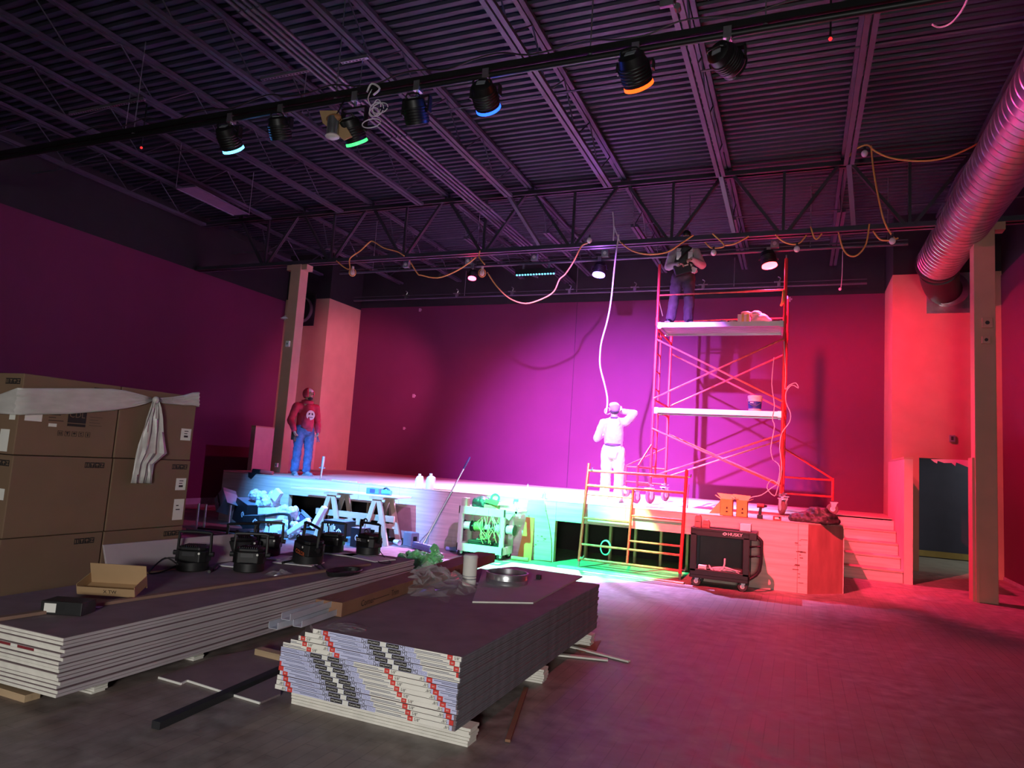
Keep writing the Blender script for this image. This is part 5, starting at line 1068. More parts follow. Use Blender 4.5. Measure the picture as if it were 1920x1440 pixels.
lg.prism([(-.035, 0), (0, .022), (.035, .006), (.012, .006), (0, .013), (-.016, 0)], .0015, O=hx, X=(1, 0, 0), Y=(0, 0, 1)).prism([(.035, 0), (0, -.022), (-.035, -.006), (-.012, -.006), (0, -.013), (.016, 0)], .0015, O=hx, X=(1, 0, 0), Y=(0, 0, 1))
obj('logo', lg, whitepl, t)
for k, (px, w, h, lab) in enumerate(((1309, .085, .135, 'taller red-lit little box at the left end of the black cart top'), (1324, .10, .075, 'shorter red-lit little box beside the taller one on the black cart'))):
    p = at(px, 985, y=10.08); simple('small_carton', lab, 'carton', MB().box((p.x-w/2, 10.03, hz+.001), (p.x+w/2, 10.13, hz+h)).prism([(-w/2, 0), (w/2, 0), (w*.3, .03), (-w*.3, .03)], .1, O=(p.x, 10.13, hz+h), X=(1, 0, 0), Y=(0, 0, 1)), M('small_box', (.42, .16, .13), .7), .003, group='little boxes on the black cart', parts=[('slot', MB().box((p.x-w*.38, 10.028, hz+h*.55), (p.x+w*.38, 10.03, hz+h*.6)), ink)])
p = at(1398, 985, y=10.1); simple('white_carton', 'small open white carton on the right of the black cart top', 'carton', MB().box((p.x-.075, 10.05, hz+.001), (p.x+.075, 10.055, hz+.10)).box((p.x-.075, 10.17, hz+.001), (p.x+.075, 10.175, hz+.10)).box((p.x-.075, 10.05, hz+.001), (p.x-.07, 10.175, hz+.11)).box((p.x+.07, 10.05, hz+.001), (p.x+.075, 10.175, hz+.11)).box((p.x-.075, 10.05, hz+.001), (p.x+.075, 10.175, hz+.006)), whitepl)
zq = .171; p = at(1318, 1060, y=10.15); simple('small_white_box', 'small pale box on the lower shelf of the black cart', 'box', MB().box((p.x-.055, 10.07, zq), (p.x+.055, 10.16, zq+.11)), paperw, .003, parts=[('window', MB().box((p.x-.04, 10.068, zq+.02), (p.x+.035, 10.07, zq+.07)), greypl)])
cq = MB(); 
for k in range(9): cq.tube([(-1.12+random.uniform(-.06, .1), 10.08+random.uniform(0, .15), zq+.015+.008*k), (-.98+random.uniform(-.04, .1), 10.05+random.uniform(0, .2), zq+.02+.008*k+random.uniform(0, .03)), (-.82+random.uniform(-.04, .1), 10.08+random.uniform(0, .2), zq+.015+.008*k)], .010, 5)
cq.tube([(-1.08, 10.06, zq+.03), (-1.0, 10.05, zq+.05), (-.93, 10.05, zq+.13), (-.92, 10.05, zq+.24)], .013, 6).tube([(-1.13, 10.06, zq+.13), (-1.08, 10.05, zq+.06), (-.98, 10.05, zq+.04)], .012, 6)
tag(obj('cable_bundle', cq, whitec), 'tangled pale cables on the lower shelf of the black cart', 'cables', kind='stuff')

# ================================================================== ON THE STAGE
def on(px, py, y=None): 
    p = at(px, py, z=ST); 
    if y is not None: p = at(px, py, y=y); p.z = ST
    return V((p.x, p.y, ST+.001))
# scaffold
SX0, SX1, SY0, SY1 = -2.44, -.275, 12.35, 13.85
t = thing('scaffold_tower', 'red rolling scaffold tower standing on the stage', 'scaffold', ((SX0+SX1)/2, 13.1, ST))
L1, L2, L3, L4 = 1.30, 2.70, 4.20, 5.30
for sx, x in ((-1, SX0), (1, SX1)):
    for y in (SY0, SY1):
        zt3 = L4 if y == SY0 else 4.95
        obj('leg', MB().cyl((x, y, L1), (x, y, zt3), .026, n=12).cyl((x, y, L2-.05), (x, y, L2+.09), .033, n=12).cyl((x, y, L3-.04), (x, y, L3+.10), .033, n=12), redst, t, smooth=True)
        obj('leg_screw', MB().cyl((x, y, ST+.30), (x, y, L1+.12), .018, n=8).cyl((x-.07, y, L1-.03), (x+.07, y, L1-.03), .012, n=6).cyl((x, y, L1-.05), (x, y, L1), .032, n=8), galv, t)
        caster((x+.02, y-.06, ST+.121), .12, .055, t, wm=M('caster_tyre', (.16, .09, .09), .6), fork=M('caster_white', (.62, .56, .58), .45), d=(.35 if sx > 0 else -.4, -.92, 0))
        obj('coupling_pin', MB().cyl((x, y, zt3), (x, y, zt3+.06), .014, n=6), galv, t)
    for z in (1.42, 2.62, 2.80, 4.10): obj('end_rail', MB().cyl((x, SY0, z), (x, SY1, z), .021, n=8), redst, t, smooth=True)
    for zz in (L1, L2):
        xi = SY0+.42; obj('ladder_post', MB().cyl((x, xi, zz+.12), (x, xi, zz+1.40), .017, n=8), redst, t, smooth=True)
        for k in range(4): obj('rung', MB().cyl((x, SY0, zz+.30+.33*k), (x, xi, zz+.30+.33*k), .013, n=8), redst, t)
for y in (SY0, SY1):
    for a, b in ((1.42, 2.28), (2.82, 3.90)):
        off = -.03 if y == SY0 else .03
        obj('cross_brace', MB().cyl((SX0, y+off, a), (SX1, y+off, b), .016, n=8), redworn, t, smooth=True); obj('cross_brace', MB().cyl((SX0, y+off*1.7, b), (SX1, y+off*1.7, a), .016, n=8), redworn, t, smooth=True)
obj('guard_rail', MB().cyl((SX0, SY0, 4.72), (SX1, SY0, 4.75), .016, n=8), redworn, t); obj('guard_rail', MB().cyl((SX0, SY1-.02, 4.55), (SX1, SY1-.02, 4.58), .014, n=8), redworn, t)
obj('corner_strap', MB().tube([(SX1-.03, SY0-.02, 4.74), (SX1-.04, SY0-.03, 4.55), (SX1-.07, SY0+.02, 4.48)], .022, 6), yellowc, t); obj('corner_brace', MB().cyl((SX0, SY0, 4.68), (SX0, SY0+.5, 4.45), .010, n=6), galv, t)
# outriggers
def outrigger(x, y, ox, oy, zt_, lab=None):
    d = V((ox, oy, 0)); e = V((x, y, 0))+d
    obj('outrigger', MB().cyl((e.x, e.y, ST+.25), (e.x, e.y, ST+.66), .021, n=8).cyl((x, y, ST+.32), (e.x, e.y, ST+.32), .018, n=8).cyl((x, y, ST+.62), (e.x, e.y, ST+.62), .018, n=8).cyl((x, y, zt_), (e.x, e.y, ST+.64), .016, n=8), redst, t, smooth=True)
    caster((e.x, e.y, ST+.101), .10, .05, t, wm=M('caster_tyre', (.16, .09, .09), .6), fork=M('caster_white', (.62, .56, .58), .45), d=tuple(V((ox, oy, 0)).normalized()))
outrigger(SX0, SY1, -.82, .12, ST+1.05); outrigger(SX1, SY1, .84, .12, ST+1.15); outrigger(SX0, SY0, -.16, -.34, ST+1.05)
for zz, lab, dd in ((L3, 'upper aluminium work platform the man stands on', .80), (2.655, 'lower aluminium work platform holding the bucket', .48)):
    pf = thing('scaffold_platform', lab, 'platform', ((SX0+SX1)/2, SY0+dd/2, zz), 0, 'scaffold platforms')
    obj('edge_beam', MB().box((SX0+.03, SY0-.045, zz-.085), (SX1-.03, SY0-.015, zz)).box((SX0+.03, SY0+dd-.03, zz-.085), (SX1-.03, SY0+dd, zz)), alum, pf)
    obj('deck', MB().box((SX0+.05, SY0-.015, zz-.02), (SX1-.05, SY0+dd-.03, zz-.003)), alum, pf)
    n = 7 if dd > .6 else 4; rb = MB()
    for k in range(n): y = SY0+.02+(dd-.06)*k/n; rb.box((SX0+.06, y, zz-.055), (SX1-.06, y+(dd-.06)/n*.62, zz-.021))
    obj('deck_rib', rb, alum, pf)
    for x in (SX0+.05, SX1-.05): obj('end_hook', MB().box((x-.03, SY0-.03, zz-.10), (x+.03, SY0+.05, zz+.01)).box((x-.03, SY0+dd-.09, zz-.10), (x+.03, SY0+dd-.01, zz+.01)).box((x-.02, SY0, zz-.09), (x+.02, SY0+dd-.02, zz-.05)), galv, pf)
# on platforms
p = at(1415, 767, y=SY0+.15); z = 2.657; r = .115
t = thing('bucket', 'white plastic pail with a blue label on the lower scaffold platform', 'bucket', (p.x, SY0+.15, z))
obj('pail', MB().lathe([(r*.88, 0), (r*.9, .01), (r*.98, .22), (r*1.06, .225), (r*1.06, .24), (r*1.0, .245), (r*1.05, .255), (r*1.05, .27), (r*.95, .275), (.005, .276)], c=(p.x, SY0+.15, z), n=28), whitepl, t, smooth=True)
obj('label', MB().lathe([(r*.905, .03), (r*.985, .17)], c=(p.x, SY0+.15, z), n=28), M('label_blue', (.02, .07, .36), .5), t, smooth=True)
text('label_lettering', 'GLUE', .035, whitepl, t, (p.x-.04, SY0+.15-r*.97, z+.14), (1, 0, 0), (0, 0, 1), .005) if False else obj('label_stripe', MB().box((p.x-.07, SY0+.15-r*1.0, z+.135), (p.x-.015, SY0+.15-r*.94, z+.155)), whitepl, t)
obj('handle', MB().tube([(p.x-r*1.07, SY0+.15, z+.22), (p.x-r*.9, SY0+.03, z+.14), (p.x, SY0+.02, z+.09), (p.x+r*.9, SY0+.03, z+.14), (p.x+r*1.07, SY0+.15, z+.22)], .004, 5), galv, t)
zz = L3+.001
p = at(1403, 600, y=SY0+.2); x = p.x
simple('paper_pack', 'white paper pack with yellow straps on the upper platform', 'pack', MB().box((x-.17, SY0+.05, zz), (x+.03, SY0+.30, zz+.15)), paperw, .006, parts=[('strap', MB().box((x-.10, SY0+.046, zz+.002), (x-.06, SY0+.304, zz+.155)).box((x-.02, SY0+.046, zz+.002), (x+.02, SY0+.304, zz+.155)), M('strap_yellow', (.65, .6, .15), .5))])
b = MB().ball((x+.20, SY0+.15, zz+.085), (.155, .13, .085)).ball((x+.13, SY0+.15, zz+.16), (.10, .12, .07)).ball((x-.04, SY0+.17, zz+.19), (.09, .10, .030)).ball((x+.30, SY0+.15, zz+.05), (.10, .11, .05)).box((x+.045, SY0+.05, zz+.002), (x+.34, SY0+.26, zz+.05))
tag(blob('white_sack', b, M('sack_white', (.72, .70, .60), .6, var=.05), None, .016, 4, .012, 12), 'white slumped sack beside the paper pack on the upper platform', 'sack')
for px, lab in ((1357, 'left tape roll lying on the upper platform'), (1374, 'right tape roll lying on the upper platform')):
    p = at(px, 602, y=SY0+.1); tag(obj('tape_roll', MB().lathe([(.035, 0), (.062, 0), (.062, .055), (.035, .055)], c=(p.x, SY0+.1, zz), n=22, closed=True), M('tape_pink', (.55, .35, .36), .6), smooth=True), lab, 'tape', 'tape rolls on the platform')
# loose white cables around the right scaffold leg
cq = MB()
for pts in (((1470, 640), (1473, 700), (1472, 730), (1480, 722), (1492, 718), (1497, 728), (1485, 722), (1474, 735), (1474, 755), (1482, 775), (1480, 792), (1466, 812), (1462, 840), (1466, 880), (1458, 915), (1452, 930), (1438, 915), (1446, 900), (1460, 908)), ((1451, 670), (1447, 720), (1452, 760), (1448, 785), (1452, 800), (1445, 840), (1449, 862)), ((1449, 862), (1462, 875), (1458, 905), (1446, 915), (1428, 928), (1410, 932), (1401, 938))):
    cq.tube([at(*p, y=SY0-.06) for p in pts], .008, 5, smooth=3)
tag(obj('dangling_cable', cq, whitec), 'white cables dangling round the right scaffold leg down to the cartons', 'cable')
# yellow cartons
for k, (px, w, lab) in enumerate(((1362, .175, 'left open yellow carton on the stage edge'), (1391, .155, 'right open yellow carton on the stage edge'))):
    p = at(px, 971, y=10.72); x = p.x; z = ST+.001; h = .235; m = MB(); y0, y1 = 10.64, 10.80
    m.box((x-w/2, y0, z), (x+w/2, y0+.004, z+h)).box((x-w/2, y1-.004, z), (x+w/2, y1, z+h)).box((x-w/2, y0, z), (x-w/2+.004, y1, z+h)).box((x+w/2-.004, y0, z), (x+w/2, y1, z+h)).box((x-w/2, y0, z), (x+w/2, y1, z+.004))
    t = thing('yellow_carton', lab, 'carton', (x, 10.72, z), 0, 'yellow cartons')
    obj('carton_body', m, M('carton_yellow', (.66, .40, .08), .7), t)
    obj('flap', MB().add([(x-w/2, y0, z+h), (x+w/2, y0, z+h), (x+w/2-.02, y0-.03, z+h-.09), (x-w/2+.02, y0-.03, z+h-.09)] if False else [(x-w/2, y1, z+h), (x+w/2, y1, z+h), (x+w/2+.03, y1+.05, z+h+.07), (x-w/2-.07, y1+.05, z+h+.08)], [(0, 1, 2, 3)]).add([(x-w/2, y0, z+h), (x-w/2, y1, z+h), (x-w/2-.08, y1, z+h+.05), (x-w/2-.08, y0, z+h+.05)], [(0, 1, 2, 3)]).add([(x+w/2, y0, z+h), (x+w/2, y1, z+h), (x+w/2+.07, y1, z+h+.03), (x+w/2+.07, y0, z+h+.03)], [(0, 1, 2, 3)]), M('carton_flap', (.60, .40, .14), .7), t, solid=.004)
    obj('printed_mark', MB().box((x-.005, y0-.001, z+.05), (x+.025, y0-.0002, z+.07)).box((x-.0, y0-.001, z+.10), (x+.02, y0-.0002, z+.13)), ink, t)
    if k == 0: obj('side_flap', MB().add([(x-w/2, y0+.02, z+h*.9), (x-w/2, y0+.02, z+.02), (x-w/2-.16, y0+.06, z+.01)], [(0, 1, 2)]), M('carton_flap', (.60, .40, .14), .7), t, solid=.004)
# drill
p = at(1425, 975, y=10.63); x = p.x; y = 10.63; z = ST+.001
t = thing('cordless_drill', 'red and black cordless drill standing on the stage edge', 'drill', (x, y, z)); dr = M('drill_red', (.25, .03, .03), .5)
obj('battery', MB().box((x-.04, y-.045, z), (x+.035, y+.045, z+.055)), blkpl, t, bevel=.006); obj('grip', MB().bar((x-.005, y, z+.05), (x+.005, y, z+.16), .038, .045, (0, 1, 0)), blkpl, t, bevel=.008)
obj('motor_body', MB().cyl((x-.045, y, z+.185), (x+.05, y, z+.185), .032, n=16), dr, t, smooth=True); obj('chuck', MB().cyl((x+.05, y, z+.185), (x+.09, y, z+.185), .022, .014, 12), blk, t)
p = at(1457, 980, y=10.6); simple('tape_measure', 'small red box-shaped tape measure on the stage edge by the drill', 'tape measure', MB().box((p.x-.055, 10.57, ST+.001), (p.x+.055, 10.63, ST+.06)), dr, .006, parts=[('label', MB().box((p.x-.03, 10.568, ST+.02), (p.x+.03, 10.57, ST+.045)), paperw), ('clip', MB().box((p.x+.02, 10.566, ST+.03), (p.x+.04, 10.57, ST+.058)), blkpl)])
# jacket heap
c = V((.22, 10.85, ST)); b = MB()
for dx, dy, dz, r in ((-.24, .0, .05, (.11, .12, .06)), (-.10, .02, .07, (.14, .14, .08)), (.06, .04, .11, (.17, .15, .12)), (.15, .02, .08, (.14, .14, .09)), (.0, .06, .16, (.13, .10, .06)), (-.17, -.05, .03, (.15, .08, .04)), (.22, .0, .035, (.10, .12, .04)), (.08, -.1, .03, (.2, .06, .035))): b.ball(c+V((dx, dy, dz)), r, 12)
t = thing('jacket', 'crumpled dark jacket heaped on the stage corner', 'jacket', c)
blob('jacket_body', b, M('jacket_cloth', (.022, .016, .018), .55, var=.3, scale=10), t, .014, 3, .03, 10); 
b = MB().cap(c+V((-.30, -.08, .03)), c+V((-.05, -.12, .03)), .045, .05).cap(c+V((-.05, -.12, .03)), c+V((.12, -.1, .04)), .05, .06)
blob('sleeve', b, M('jacket_cloth', (.022, .016, .018), .55), t, .012, 3, .015, 14)
# jugs, jack post, saw, bits at the stage edge
for (px, yy, lab, s) in ((785, 10.95, 'translucent plastic jug farther left on the stage edge', .9), (806, 10.70, 'translucent plastic jug nearer the stage edge', 1.)):
    p = at(px, 915, y=yy); x = p.x; z = ST+.001; r = .08*s
    t = thing('plastic_jug', lab, 'jug', (x, yy, z), 0, 'plastic jugs')
    obj('jug_body', MB().lathe([(r*.92, 0), (r, .012), (r, .15*s), (r*.8, .20*s), (r*.3, .235*s), (r*.28, .25*s)], c=(x, yy, z), n=22), whitepl, t, smooth=True)
    obj('cap', MB().cyl((x, yy, z+.25*s), (x, yy, z+.27*s), r*.32, n=14), whitepl, t); obj('handle', MB().tube([(x+r*.3, yy, z+.225*s), (x+r*.95, yy, z+.20*s), (x+r*1.0, yy, z+.12*s)], .012*s, 6), whitepl, t)
p = at(601, 900, y=10.72); x = p.x; z = ST+.001; t = thing('screw_jack', 'white screw jack post standing on the stage edge', 'jack', (x, 10.72, z))
obj('base_plate', MB().box((x-.07, 10.65, z), (x+.07, 10.79, z+.01)), galv, t); obj('screw', MB().cyl((x, 10.72, z+.01), (x+.015, 10.72, z+.30), .018, n=10), galv, t)
obj('collar', MB().cyl((x+.01, 10.72, z+.20), (x+.012, 10.72, z+.225), .032, n=12).cyl((x-.055, 10.72, z+.215), (x+.075, 10.72, z+.215), .012, n=8), alum, t); obj('tube', MB().cyl((x+.012, 10.72, z+.23), (x+.022, 10.72, z+.43), .028, n=12), alum, t, smooth=True)
p = at(480, 890, y=10.66); x = p.x; z = ST+.001; t = thing('reciprocating_saw', 'red and black power saw lying on the left stage edge', 'saw', (x, 10.66, z))
obj('motor_body', MB().cyl((x+.08, 10.70, z+.05), (x+.36, 10.72, z+.04), .045, .035, 14), M('saw_red', (.5, .05, .05), .45), t, smooth=True); obj('gear_housing', MB().box((x-.10, 10.64, z), (x+.10, 10.76, z+.09)), blkpl, t, bevel=.012)
obj('blade', MB().prism([(-.75, 0), (-.1, -.03), (-.1, .04), (-.72, .03)], .006, O=(x, 10.68, z+.02)), alum, t); obj('hand_guard', MB().add([(x-.10, 10.555, z+.02), (x+.11, 10.555, z+.01), (x, 10.54, z-.10), (x-.08, 10.545, z-.07)], [(0, 1, 2, 3)]), blkpl, t, solid=.01)
for (a, b, lab) in (((626, 893), (672, 899), 'thin torn strip of veneer on the stage edge left of the jugs'), ((690, 897), (797, 906), 'long thin pale lath lying along the stage edge'), ((816, 912), (845, 916), 'dark lath scrap on the stage edge right of the jugs')):
    p, q = at(*a, y=10.75), at(*b, y=10.75); tag(obj('lath_strip', MB().bar((p.x, 10.72, ST+.008), (q.x, 10.76, ST+.008), .05, .012), plyv if a[0] != 816 else kraft), lab, 'strip', 'strips on the stage')
tag(obj('stage_hatch', MB().obox((-10.0, 12.15, ST+.004), (1.1, .5, .006), rot(0, 0, 4)), M('red_rosin_paper', (.30, .05, .06), .8)), 'dark red sheet on the stage floor behind the hooded man', 'sheet')
# tools on the stage above the jagged plywood
for k, (px, hgt, r, lab) in enumerate(((988, .20, .02, 'thin upright bottle on the stage edge behind the cart'), (1020, .12, .035, 'squat can on the stage edge right of the bottle'))):
    p = at(px, 938, y=10.75); t = thing('bottle' if k == 0 else 'can', lab, 'bottle' if k == 0 else 'can', (p.x, 10.75, ST+.001)); z = ST+.001
    obj('body', MB().lathe([(r, 0), (r, hgt*.55), (r*.5, hgt*.75), (r*.35, hgt)] if k == 0 else [(r, 0), (r, hgt*.8), (r*.8, hgt*.85)], c=(p.x, 10.75, z), n=16), whitepl if k == 0 else alum, t, smooth=True); obj('cap', MB().cyl((p.x, 10.75, z+hgt*(1 if k == 0 else .85)), (p.x, 10.75, z+hgt*1.1), r*.4, n=10), greypl, t)
tag(obj('hand_tools', MB().tube([on(1002, 937, 10.7), on(1012, 934, 10.78)+V((0, 0, .03)), on(1032, 938, 10.72)], .012), greypl), 'small grey hand tool on the stage edge behind the jagged plywood', 'tool')
# ================================================================== PEOPLE
def hand(b, wrist, d, palm_n, side, curl=.5, s=1.):
    """five fingers and a thumb on a palm; d = pointing, palm_n = palm normal, side = toward the thumb"""
    w = V(wrist); d = V(d).normalized(); n = V(palm_n); n = (n-d*n.dot(d)).normalized(); t = d.cross(n)*side
    for k in range(4): b.cap(w, w+d*.075*s+t*(.028-.019*k)*s, .020*s, .014*s)
    for k, l in enumerate((.068, .078, .072, .056)):
        a = w+d*.082*s+t*(.031-.021*k)*s; q = a+(d*math.cos(curl)+n*math.sin(curl))*l*.5*s; e = q+(d*math.cos(curl*2.2)+n*math.sin(curl*2.2))*l*.5*s
        b.cap(a, q, .0105*s, .0095*s, 8); b.cap(q, e, .0095*s, .008*s, 8)
    a = w+d*.03*s+t*.03*s; q = a+(d*.6+t*.7+n*.35).normalized()*.042*s; b.cap(a, q, .014*s, .011*s, 8); b.cap(q, q+(d*.85+t*.1+n*.5).normalized()*.035*s, .011*s, .009*s, 8)
def head_parts(b, c, R_, s=1.):
    """face looks along local -Y"""
    q = lambda x, y, z: V(c)+R_ @ V((x*s, y*s, z*s))
    b.ball(q(0, .012, .03), (.076*s, .096*s, .094*s), 16, R_); b.ball(q(0, -.022, -.035), (.060*s, .072*s, .085*s), 14, R_); b.ball(q(0, -.05, -.095), (.034*s, .03*s, .026*s), 10, R_)
    b.cap(q(0, -.088, .018), q(0, -.112, -.022), .010*s, .016*s, 8); b.cap(q(-.02, -.088, -.058), q(.02, -.088, -.058), .012*s, .012*s, 8)
    b.cap(q(-.045, -.078, .03), q(.045, -.078, .03), .014*s, .014*s, 8)
    for k in (-1, 1): b.ball(q(k*.078, .012, -.01), (.014*s, .026*s, .036*s), 10, R_)
    return q
def face_bits(q, par, brow=True):
    for k in (-1, 1):
        e = obj('eye', MB().ball(q(k*.031, -.087, .008), .0115, 8), M('eye_white', (.5, .46, .44), .3), par); obj('iris', MB().ball(q(k*.031, -.0965, .008), .006, 6), ink, e)
    obj('mouth', MB().cap(q(-.018, -.1005, -.058), q(.018, -.1005, -.058), .004, .004, 6), M('lip', (.30, .12, .10), .5), par)
    if brow: obj('eyebrows', MB().cap(q(-.046, -.092, .034), q(-.016, -.096, .036), .006, .006, 6).cap(q(.016, -.096, .036), q(.046, -.092, .034), .006, .006, 6), darkhair, par)
def shoe(par, a, d, m, s=1.):
    d = V(d).normalized(); b = MB(); a = V(a)
    b.cap(a+V((0, 0, .055))-d*.04, a+d*.08+V((0, 0, .045)), .05, .045); b.cap(a+d*.06+V((0, 0, .04)), a+d*.17+V((0, 0, .034)), .046, .036); b.cap(a+V((0, 0, .06)), a+V((0, 0, .13)), .05, .052)
    o = blob('shoe', b, m, par, .012, 2)
    Rm = Matrix((d, V((-d.y, d.x, 0)), V((0, 0, 1)))).transposed(); obj('sole', MB().obox(a+d*.06+V((0, 0, .012)), (.29, .095, .022), Rm), greypl, o, bevel=.008)
def figure(label, base, rz, sc):
    t = thing('person', label, 'person', base, rz)
    Mw = Matrix.Translation(V(base)) @ Matrix.Rotation(rz, 4, 'Z') @ Matrix.Scale(sc, 4)
    return t, (lambda x, y, z: Mw @ V((x, y, z))), (Mw.to_3x3() @ Matrix.Scale(1/sc, 3))
def limb(b, pts, rad, **k):
    for i in range(len(pts)-1): b.cap(pts[i], pts[i+1], rad[i], rad[i+1], **k)

# 1: hooded man standing at the left of the stage -------------------------------------------------
p = at(563, 889, y=11.45); base = (p.x, 11.45, ST+.001)
t, P, R3 = figure('man in a red hooded sweatshirt and jeans standing at the left of the stage', base, math.atan2(.90, .44), 1.0)
HR = R3 @ rot(-8, 0, 10); hc = P(0, -.05, 1.66)
b = MB(); q = head_parts(b, hc, HR)
b.cap(P(0, .0, 1.45), P(0, -.02, 1.60), .06, .055)
shL, elL, wrL = P(.21, .02, 1.40), P(.29, .06, 1.12), P(.25, -.10, .91)
shR, elR, wrR = P(-.21, .02, 1.40), P(-.30, .05, 1.12), P(-.27, -.10, .91)
limb(b, [shL, elL, wrL], [.05, .042, .028]); limb(b, [shR, elR, wrR], [.05, .042, .028]); b.cap(P(0, 0, 1.0), P(0, 0, 1.42), .12, .11)
limb(b, [P(.10, 0, .95), P(.12, .0, .52), P(.13, .03, .10)], [.07, .055, .04]); limb(b, [P(-.10, 0, .95), P(-.12, -.02, .52), P(-.12, .02, .10)], [.07, .055, .04])
hand(b, wrL, P(.23, -.14, .80)-P(.25, -.10, .91), R3 @ V((-1, 0, 0)), 1, .55); hand(b, wrR, P(-.25, -.14, .80)-P(-.27, -.10, .91), R3 @ V((1, 0, 0)), -1, .55)
blob('body', b, skin, t, .0075, 3)
face_bits(q, t)
obj('beard', MB().ball(q(0, -.045, -.088), (.052, .056, .040), 12, HR), darkhair, t, smooth=True)
obj('mouth_gap', MB().cap(q(-.016, -.104, -.06), q(.016, -.104, -.06), .004, .004, 6), M('lip', (.30, .12, .10), .5), t)
hood_m = M('red_fleece', (.42, .025, .06), .85, var=.15, scale=14, bump=.2)
b = MB()
b.cap(P(0, .01, .98), P(0, .01, 1.15), .185, .19, flat=.78); b.cap(P(0, .01, 1.15), P(0, .015, 1.36), .19, .17, flat=.78); b.cap(P(-.15, .02, 1.41), P(.15, .02, 1.41), .085, .085); b.cap(P(0, -.06, 1.02), P(0, -.04, 1.2), .13, .13)
b.cap(P(0, .01, 1.40), P(0, .0, 1.50), .12, .09)
limb(b, [shL, elL, wrL], [.085, .072, .052]); limb(b, [shR, elR, wrR], [.085, .072, .052])
blob('hooded_sweatshirt', b, hood_m, t, .014, 4, .012, 9)
hp = MB()
prof = []
for i in range(9):
    a = PI*(.02+.62*i/8); prof.append((max(.004, .118*math.sin(a)), .125*math.cos(a)))
hd_ = MB(); n = 20
rows = []
for i in range(9):
    a = i/8; r = []
    for k in range(n+1):
        an = -PI*.80+2*PI*.80*k/n+PI/2
        rr = .108*math.sin(PI*(.10+.62*a)); zz = .118*math.cos(PI*(.10+.62*a))
        r.append(q(rr*math.cos(an), .02+rr*math.sin(an)*1.12, zz+.02))
    rows.append(r)
obj('hood', MB().sheet(rows), hood_m, t, smooth=True, solid=.02)
obj('hood_collar', MB().lathe([(.10, -.02), (.125, .0), (.12, .05), (.09, .06), (.085, .0)], c=P(0, .0, 1.485), axis=R3 @ V((0, -.12, 1)), n=24, closed=True), hood_m, t, smooth=True)
obj('knit_cap', MB().ball(q(0, .01, .055), (.088, .105, .080), 14, HR), M('grey_knit', (.58, .64, .68), .9, bump=.3, scale=40), t, smooth=True)
# plain pale round print
pc = P(.02, -.175, 1.26); Xd = R3 @ V((1, 0, 0)); Zd = R3 @ V((0, 0, 1)); Yd = R3 @ V((0, 1, 0))
def disc(nm, x, z, rx, rz_, m, y=-.178, n=20): return obj(nm, MB().prism([(rx*math.cos(2*PI*k/n), rz_*math.sin(2*PI*k/n)) for k in range(n)], .012, O=P(x, y, z), X=Xd, Y=Zd), m, t)
disc('chest_print', .02, 1.235, .092, .10, M('print_white', (.62, .64, .62), .7), -.160)
obj('print_marks', MB().prism([(-.05, .0), (-.02, .01), (-.015, .045), (-.045, .04)], .006, O=P(.02, -.172, 1.235), X=Xd, Y=Zd).prism([(.02, .01), (.05, .0), (.045, .04), (.015, .045)], .006, O=P(.02, -.172, 1.235), X=Xd, Y=Zd).prism([(-.05, -.05), (.05, -.05), (.045, -.038), (-.045, -.038)], .006, O=P(.02, -.172, 1.235), X=Xd, Y=Zd), ink, t)
jean = M('blue_denim', (.06, .10, .22), .85, var=.25, scale=12)
b = MB(); b.cap(P(-.06, 0, .93), P(.06, 0, .93), .135, .135); b.cap(P(0, 0, .92), P(0, 0, 1.0), .155, .15, flat=.8)
limb(b, [P(.10, 0, .90), P(.125, -.01, .50), P(.135, .02, .12)], [.115, .085, .085]); limb(b, [P(-.10, 0, .90), P(-.125, -.03, .50), P(-.125, .01, .12)], [.115, .085, .085])
blob('jeans', b, jean, t, .014, 3, .014, 12)
bt = M('grey_boot', (.16, .19, .22), .7); shoe(t, P(.135, .02, 0), R3 @ V((.15, -1, 0)), bt); shoe(t, P(-.125, .01, 0), R3 @ V((-.2, -1, 0)), bt)
obj('belt', MB().lathe([(.155, 0), (.163, 0), (.163, .035), (.155, .035)], c=P(0, 0, .955), n=24, closed=True), blkpl, t)
obj('tool_pouch', MB().obox(P(-.20, .01, .82), (.09, .15, .22), R3).obox(P(-.215, -.05, .74), (.05, .05, .12), R3), M('brown_leather', (.10, .05, .035), .7), t, bevel=.012)
obj('held_pliers', MB().cap(P(.22, -.16, .81), P(.20, -.20, .70), .012, .008, 8).cap(P(.22, -.16, .81), P(.24, -.22, .71), .012, .008, 8), M('tool_grip', (.04, .05, .10), .5), t)

# 2: man pulling the cable, seen from behind ------------------------------------------------------
p = at(1145, 940, y=11.62); base = (p.x, 11.62, ST+.001)
t, P, R3 = figure('man in a pale shirt, cap and white trousers pulling the cable, back turned', base, PI+.10, .97)
# local: faces -Y (away from the camera after the turn); his right is -X -> picture right
HR = R3 @ rot(-30, 0, 22); hc = P(.015, .03, 1.635)
b = MB(); q = head_parts(b, hc, HR); b.cap(P(0, .03, 1.42), P(.01, .03, 1.57), .06, .058)
shL, elL, wrL = P(.20, .0, 1.38), P(.30, .02, 1.10), P(.24, -.20, 1.17)
shR, elR, wrR = P(-.20, .0, 1.41), P(-.33, -.10, 1.58), P(-.10, -.16, 1.62)
limb(b, [shL, elL, wrL], [.05, .042, .028]); limb(b, [shR, elR, wrR], [.05, .042, .028]); b.cap(P(0, 0, 1.0), P(0, 0, 1.40), .11, .10)
limb(b, [P(.10, 0, .95), P(.11, -.02, .52), P(.11, .02, .10)], [.07, .055, .04]); limb(b, [P(-.10, 0, .95), P(-.12, -.02, .52), P(-.13, .02, .10)], [.07, .055, .04])
